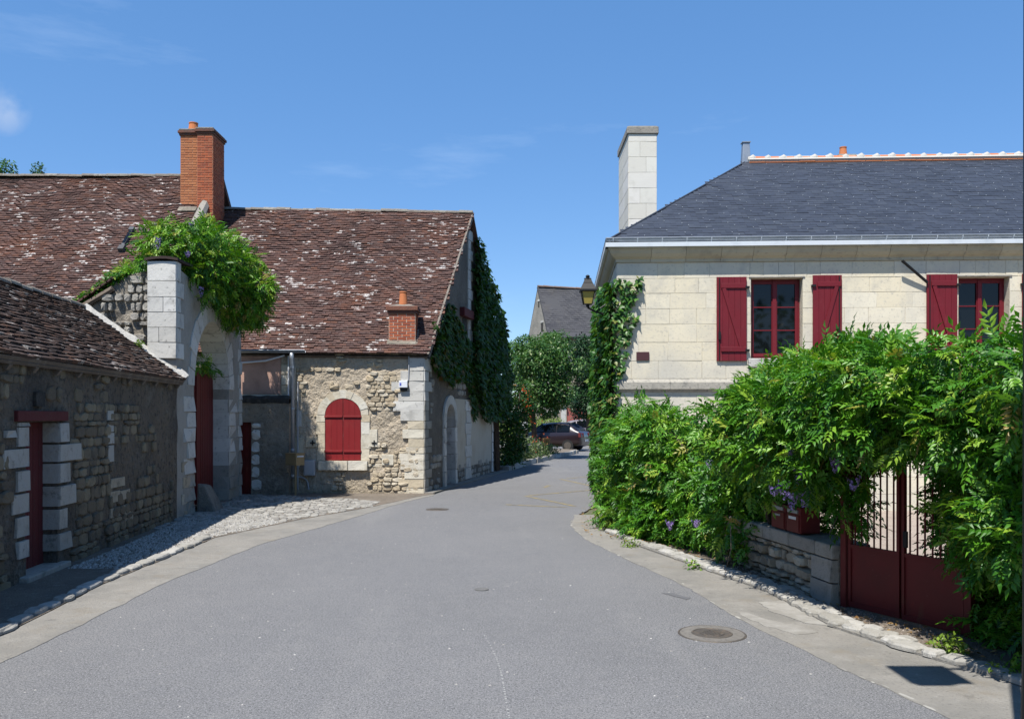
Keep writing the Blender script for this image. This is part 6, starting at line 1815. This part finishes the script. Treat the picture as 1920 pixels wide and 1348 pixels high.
# far house with the slate roof
F_ = Vector((2.93, 70, 0)); gd = Vector((-.33, .944, 0)) * 4.5; rd = Vector((.944, .33, 0))
t = thing('house', 'far stone house with steep grey slate roof and narrow gable, above the trees', 'house', (5, 74, 0))
he, ha = 8.7, 12.6
p0, p1, L_ = F_, F_ + gd, 13.0
far_stone = mat('far_gable_stone', [(.27, .25, .22), (.27, .25, .22)], .95, [(1.0, (.18, .17, .15), .45, .7), (4, (.12, .115, .11), .58, .7, .8)], (6, 1, .05))
far_plaster = mat('far_plaster', [(.34, .28, .22), (.34, .28, .22)], .95, [(.8, (.27, .22, .17), .45, .7)])
GFf = wallfr((p1.x, p1.y), (p0.x, p0.y))
mb = MB(); poly_prism(mb, GFf, [(0, 0), (GFf.L, 0), (GFf.L, he), (GFf.L / 2, ha), (0, he)], -.4, 0); g_ = mb.build('gable_wall', far_stone, t)
for u_, v_, w_, h_ in ((GFf.L * .55, 11.2, .25, .5), (GFf.L * .72, 9.2, .45, .75)):
    MB().fbox(GFf, u_ - w_ / 2, u_ + w_ / 2, v_ - h_ / 2, v_ + h_ / 2, -.05, .012).build('window', cap_and_hollow, g_)
    MB().fbox(GFf, u_ - w_ / 2 - .1, u_ + w_ / 2 + .1, v_ + h_ / 2 + .01, v_ + h_ / 2 + .18, -.05, .03).build('lintel', limestone, g_)
FFf = wallfr((p0.x, p0.y), tuple((p0 + rd * L_)[:2]))
MB().fbox(FFf, .41, L_, 0, he - .15, -.4, 0).build('front_wall', far_plaster, t)
apx = (p0 + p1) / 2
ridge0 = Vector((apx.x, apx.y, ha + .12)); ridge1 = ridge0 + rd * L_
ea0 = Vector((p0.x, p0.y, he - .1)) + FFf.n * .25 - rd * .05
SR = Fr(ea0, rd, ridge0 - ea0); sl = (ridge0 - ea0).dot(SR.s)
off = (ridge0 - ea0).dot(SR.u)
rf = MB().fbox(SR, off - .1, L_, 0, sl, -.15, 0).build('roof', old_slate, t)
tiles(SR, off - .1, L_ * .75, sl, .38, .22, old_slate, rf, th=.03, sag=.05, pool='slate', name='slate', rest='slates')
MB().hexa([ridge0, ridge1, Vector((p1.x, p1.y, he)) + rd * L_, Vector((p1.x, p1.y, he)), ridge0 + Vector((0, 0, .1)), ridge1 + Vector((0, 0, .1)), Vector((p1.x, p1.y, he + .1)) + rd * L_, Vector((p1.x, p1.y, he + .1))]).build('rear_roof', old_slate, t)
ridge_line(ridge0 + Vector((0, 0, .02)), ridge1 + Vector((0, 0, .02)), mat('rusty_ridge', [(.17, .11, .085), (.13, .10, .085)], .95), rf, r=.16, ln=.5)
SE = Fr(ea0 + Vector((0, 0, -.02)), rd, (ridge0 - ea0).normalized() * .6 + FFf.n * -.55)
MB().fbox(SE, .5, 4.2, -.9, .55, .02, .10).build('eaves_kick', old_slate, rf)
# trees on the skyline behind the farmhouse roof
for lab, cx_, d, rr in (('dark tree top showing over the farmhouse roof at the picture edge', 8, 34, 1.0), ('small wispy tree top over the farmhouse ridge', 68, 34, .0)):
    if rr:
        cl = blob_clumps(ux(2, d), d, uz(335, d), .55, .6, .6, 12, .3) + [(U(26, 322, d), (.10, .10, .35)), (U(10, 312, d), (.22, .2, .25))]
    else:
        cl = [(U(x, y, d), (.09, .09, .28)) for x, y in ((62, 322), (71, 318), (80, 322), (66, 332), (76, 334))]
    tree('skyline_tree', lab, (ux(cx_, d), d, 0), .16, 9.5, cl, 1100 if rr else 380, .10 if not rr else .13, tree_leaf)
# far-off wood closing the horizon
cl = [(np.array([x + R.uniform(-3, 3), 150 + R.uniform(-14, 14), R.uniform(1, 5)]), (5, 5, 4.2)) for x in np.arange(-200, 200, 4.5)]
o = foliage(cl, 15000, 'simple', 1.3, tree_leaf, None, inner=.2, name='woodland'); tag(o, 'distant wood closing off the horizon', 'wood')

cl = [(np.array([x + R.uniform(-2, 2), -26 + R.uniform(-3, 3), z]), (3, 3, 2.6)) for x in np.arange(-26, 60, 3.2) for z in ((1.5, 4.5, 7.0) if x < 22 else (1.5, 4.2))]
o = foliage(cl, 9000, 'simple', .8, tree_leaf, None, inner=.25, name='woodland'); tag(o, 'tree belt across the road, mirrored in the house windows', 'wood')

# ------------------------------------------------------------------ parked cars
def car(name, label, loc, yaw, L, H, Wd, paint, rear, sx=1.0):
    """stations along x (nose at +): (x, underside, belt height, half width, roof height, roof half width)"""
    root = thing(name, label, 'car', loc)
    M = Matrix.Translation(Vector(loc)) @ Matrix.Rotation(yaw, 4, 'Z')
    W_ = lambda p: tuple(M @ Vector(p))
    h = Wd / 2
    if rear == 'hatch':
        st = [(-.50, .32, .70, .86, .70, .80), (-.485, .24, .92, .93, .93, .84), (-.44, .20, .98, .97, 1.00, .80), (-.36, .20, .95, .99, 1.27, .70), (-.28, .20, .93, 1, 1.40, .67), (-.10, .20, .91, 1, 1.43, .67), (.06, .20, .90, 1, 1.38, .66), (.20, .20, .89, 1, .98, .78), (.26, .20, .88, .99, .90, .82), (.40, .20, .80, .96, .82, .78), (.47, .22, .68, .90, .70, .72), (.50, .30, .52, .78, .54, .62)]
    else:
        st = [(-.50, .34, .80, .86, .82, .80), (-.485, .25, 1.0, .94, 1.02, .84), (-.45, .21, 1.04, .98, 1.30, .76), (-.40, .21, 1.04, 1, 1.50, .70), (-.28, .21, 1.03, 1, 1.60, .69), (-.05, .21, 1.01, 1, 1.63, .69), (.10, .21, .99, 1, 1.56, .68), (.27, .21, .97, 1, 1.08, .78), (.33, .21, .95, .99, .97, .82), (.43, .21, .84, .95, .87, .76), (.48, .23, .70, .88, .72, .70), (.50, .32, .54, .76, .56, .60)]
    k = H / max(s[4] for s in st)
    ring = []
    for x, zu, zb, w_, zr, wr in st:
        x *= L; zu, zb, zr = zu * k, zb * k, zr * k
        a = [(x, -w_ * h * .88, zu), (x, -w_ * h, zu + .16), (x, -w_ * h * 1.01, (zu + zb) / 2 + .05), (x, -w_ * h * .96, zb), (x, -wr * h, max(zr - .03, zb + .003)), (x, -wr * h * .7, max(zr, zb + .005))]
        ring.append(a + [(p[0], -p[1], p[2]) for p in a[::-1]])
    n = 12; vs = [W_(p) for r in ring for p in r]
    fs = [(i * n + j, i * n + (j + 1) % n, (i + 1) * n + (j + 1) % n, (i + 1) * n + j) for i in range(len(st) - 1) for j in range(n)]
    fs += [tuple(range(n))[::-1], tuple((len(st) - 1) * n + j for j in range(n))]
    mb = MB(); mb.add(vs, fs); body = mb.build('body', paint, root, smooth=True)
    sd = body.modifiers.new('subdivision', 'SUBSURF'); sd.levels = sd.render_levels = 2
    xs_ = [s[0] for s in st]
    def sec(x, side, t):                                  # a point on the glasshouse side at station x, t from belt to roof
        g = lambda i: float(np.interp(x, xs_, [s[i] for s in st]))
        zb, zr, wb, wr = g(2) * k, g(4) * k, g(3) * h * .96, g(5) * h
        return Vector((x * L, side * (wb + (wr - wb) * t + .004), zb + (zr - zb) * t))
    wins = ((-.33, -.15, .0, .0), (-.14, .02, 0, 0), (.03, .17, 0, 0)) if rear == 'hatch' else ((-.43, -.31, 0, 0), (-.295, -.10, 0, 0), (-.085, .09, 0, 0), (.10, .20, 0, 0))
    for side in (-1, 1):
        for a, b, _, _ in wins:
            g = MB(); q = [sec(a, side, .10), sec(b, side, .10), sec(b, side, .80), sec(a, side, .80)]
            o = Vector((0, side * .03, 0)); vv = [W_(p + o) for p in q] + [W_(p - o * .3) for p in q]
            g.add(vv, [(0, 1, 2, 3), (7, 6, 5, 4), (0, 4, 5, 1), (1, 5, 6, 2), (2, 6, 7, 3), (3, 7, 4, 0)]); g.build('side_window', pane_m, root)
        for xw in (-.31, .31):
            c = Vector((xw * L, side * (h - .10), .30)); ty = MB()
            ty.tube([W_(c - Vector((0, side * .10, 0))), W_(c + Vector((0, side * .105, 0)))], .30, 20); w_o = ty.build('wheel', rubber, root)
            MB().tube([W_(c + Vector((0, side * .106, 0))), W_(c + Vector((0, side * .118, 0)))], .19, 16).build('rim', MATS['cast_iron'], w_o)
        m = sec(.17, side, .12); MB().hexa([W_(m + Vector(p)) for p in ((-.05, 0, 0), (.07, 0, 0), (.07, side * .16, 0), (-.05, side * .16, 0), (-.05, 0, .11), (.07, 0, .11), (.07, side * .16, .11), (-.05, side * .16, .11))]).build('mirror', paint, root, bevel=.02)
        zt = .80 * k if rear == 'hatch' else .92 * k
        MB().hexa([W_((x_ * L, side * y_, z_)) for x_, y_, z_ in ((-.503, h * .50, zt - .12), (-.46, h * .50, zt - .12), (-.46, h * .985, zt - .12), (-.488, h * .93, zt - .12), (-.500, h * .50, zt + .10), (-.45, h * .5, zt + .10), (-.45, h * .96, zt + .10), (-.478, h * .91, zt + .10))]).build('tail_light', gate_red, root, bevel=.01)
        MB().hexa([W_((x_ * L, side * y_, z_)) for x_, y_, z_ in ((.455, h * .5, .58 * k), (.485, h * .45, .58 * k), (.465, h * .84, .60 * k), (.43, h * .9, .6 * k), (.45, h * .5, .70 * k), (.475, h * .45, .68 * k), (.455, h * .82, .70 * k), (.42, h * .88, .72 * k))]).build('headlight', white_pl, root)
        MB().hexa([W_((x_ * L, side * (h * 1.0 + y_), .62 * k + z_)) for x_, y_, z_ in ((-.02, .0, 0), (.03, 0, 0), (.03, .025, 0), (-.02, .025, 0), (-.02, 0, .03), (.03, 0, .03), (.03, .025, .03), (-.02, .025, .03))]).build('door_handle', black_iron, root)
    g = lambda x, i: float(np.interp(x, xs_, [s[i] for s in st]))
    for nm, a, b in (('rear_window', (-.435 if rear == 'hatch' else -.465), (-.30 if rear == 'hatch' else -.42)), ('windscreen', .175 if rear == 'hatch' else .25, .07 if rear == 'hatch' else .115)):
        za, zb_ = g(a, 4) * k, g(b, 4) * k; wa, wb_ = g(a, 5) * h * .86, g(b, 5) * h * .88
        e = -.03 if nm == 'rear_window' else .03
        q = [(a * L + e, -wa, za + .045), (a * L + e, wa, za + .045), (b * L + e, wb_, zb_ - .0), (b * L + e, -wb_, zb_ - .0)]
        MB().add([W_(p) for p in q] + [W_((p[0] - e * 1.4, p[1], p[2] - .06)) for p in q], [(0, 1, 2, 3), (7, 6, 5, 4), (0, 4, 5, 1), (1, 5, 6, 2), (2, 6, 7, 3), (3, 7, 4, 0)]).build(nm, blue_glass, root)
    MB().hexa([W_(p) for p in ((-.512 * L, -.26, .50), (-.49 * L, -.26, .50), (-.49 * L, .26, .50), (-.512 * L, .26, .50), (-.508 * L, -.26, .61), (-.49 * L, -.26, .61), (-.49 * L, .26, .61), (-.508 * L, .26, .61))]).build('number_plate', grey_pl, root)
    return root

blue_glass = glass_mat('tinted_glass', (.02, .03, .06), .05)
def car_paint(name, c):
    m = mat(name, [c, c], .3, [], None, .5)
    m.node_tree.nodes['Principled BSDF'].inputs['Coat Weight'].default_value = .6
    return m
car('parked_car', 'dark maroon hatchback parked in the tree shade', (2.05, 44.6, 0), math.radians(157), 3.85, 1.50, 1.66, car_paint('maroon_paint', (.013, .006, .008)), 'hatch')
car('parked_car', 'mauve grey people carrier parked side-on before the red fence', (5.55, 57.5, 0), math.radians(2), 4.3, 1.62, 1.74, car_paint('mauve_grey_paint', (.16, .14, .155)), 'mpv')

# ------------------------------------------------------------------ lamp post at the right edge, its lantern above the picture
t = thing('lamp_post', 'black lamp post just at the right picture edge', 'lamp post', (2.44, 4.0, 0))
lx, ly = 2.44, 4.0
MB().lathe((lx, ly, 0), [(.075, -.05), (.075, .25), (.05, .32), (.042, .7), (.036, 4.4)], 14).build('pole', black_iron, t)
MB().tube([(lx, ly, 4.38), (lx - .1, ly, 4.52), (lx - .35, ly - .02, 4.58), (lx - .62, ly - .04, 4.52)], .022, 8).build('arm', black_iron, t)
ax_, ay_ = lx - .62, ly - .04
lamp = MB().hexa([(ax_ - .11, ay_ - .11, 4.0), (ax_ + .11, ay_ - .11, 4.0), (ax_ + .11, ay_ + .11, 4.0), (ax_ - .11, ay_ + .11, 4.0), (ax_ - .18, ay_ - .18, 4.3), (ax_ + .18, ay_ - .18, 4.3), (ax_ + .18, ay_ + .18, 4.3), (ax_ - .18, ay_ + .18, 4.3)]).build('lantern_glass', lamp_glass, t)
MB().hexa([(ax_ - .21, ay_ - .21, 4.303), (ax_ + .21, ay_ - .21, 4.303), (ax_ + .21, ay_ + .21, 4.303), (ax_ - .21, ay_ + .21, 4.303), (ax_ - .07, ay_ - .07, 4.5), (ax_ + .07, ay_ - .07, 4.5), (ax_ + .07, ay_ + .07, 4.5), (ax_ - .07, ay_ + .07, 4.5)]).build('lantern_hood', black_iron, t)
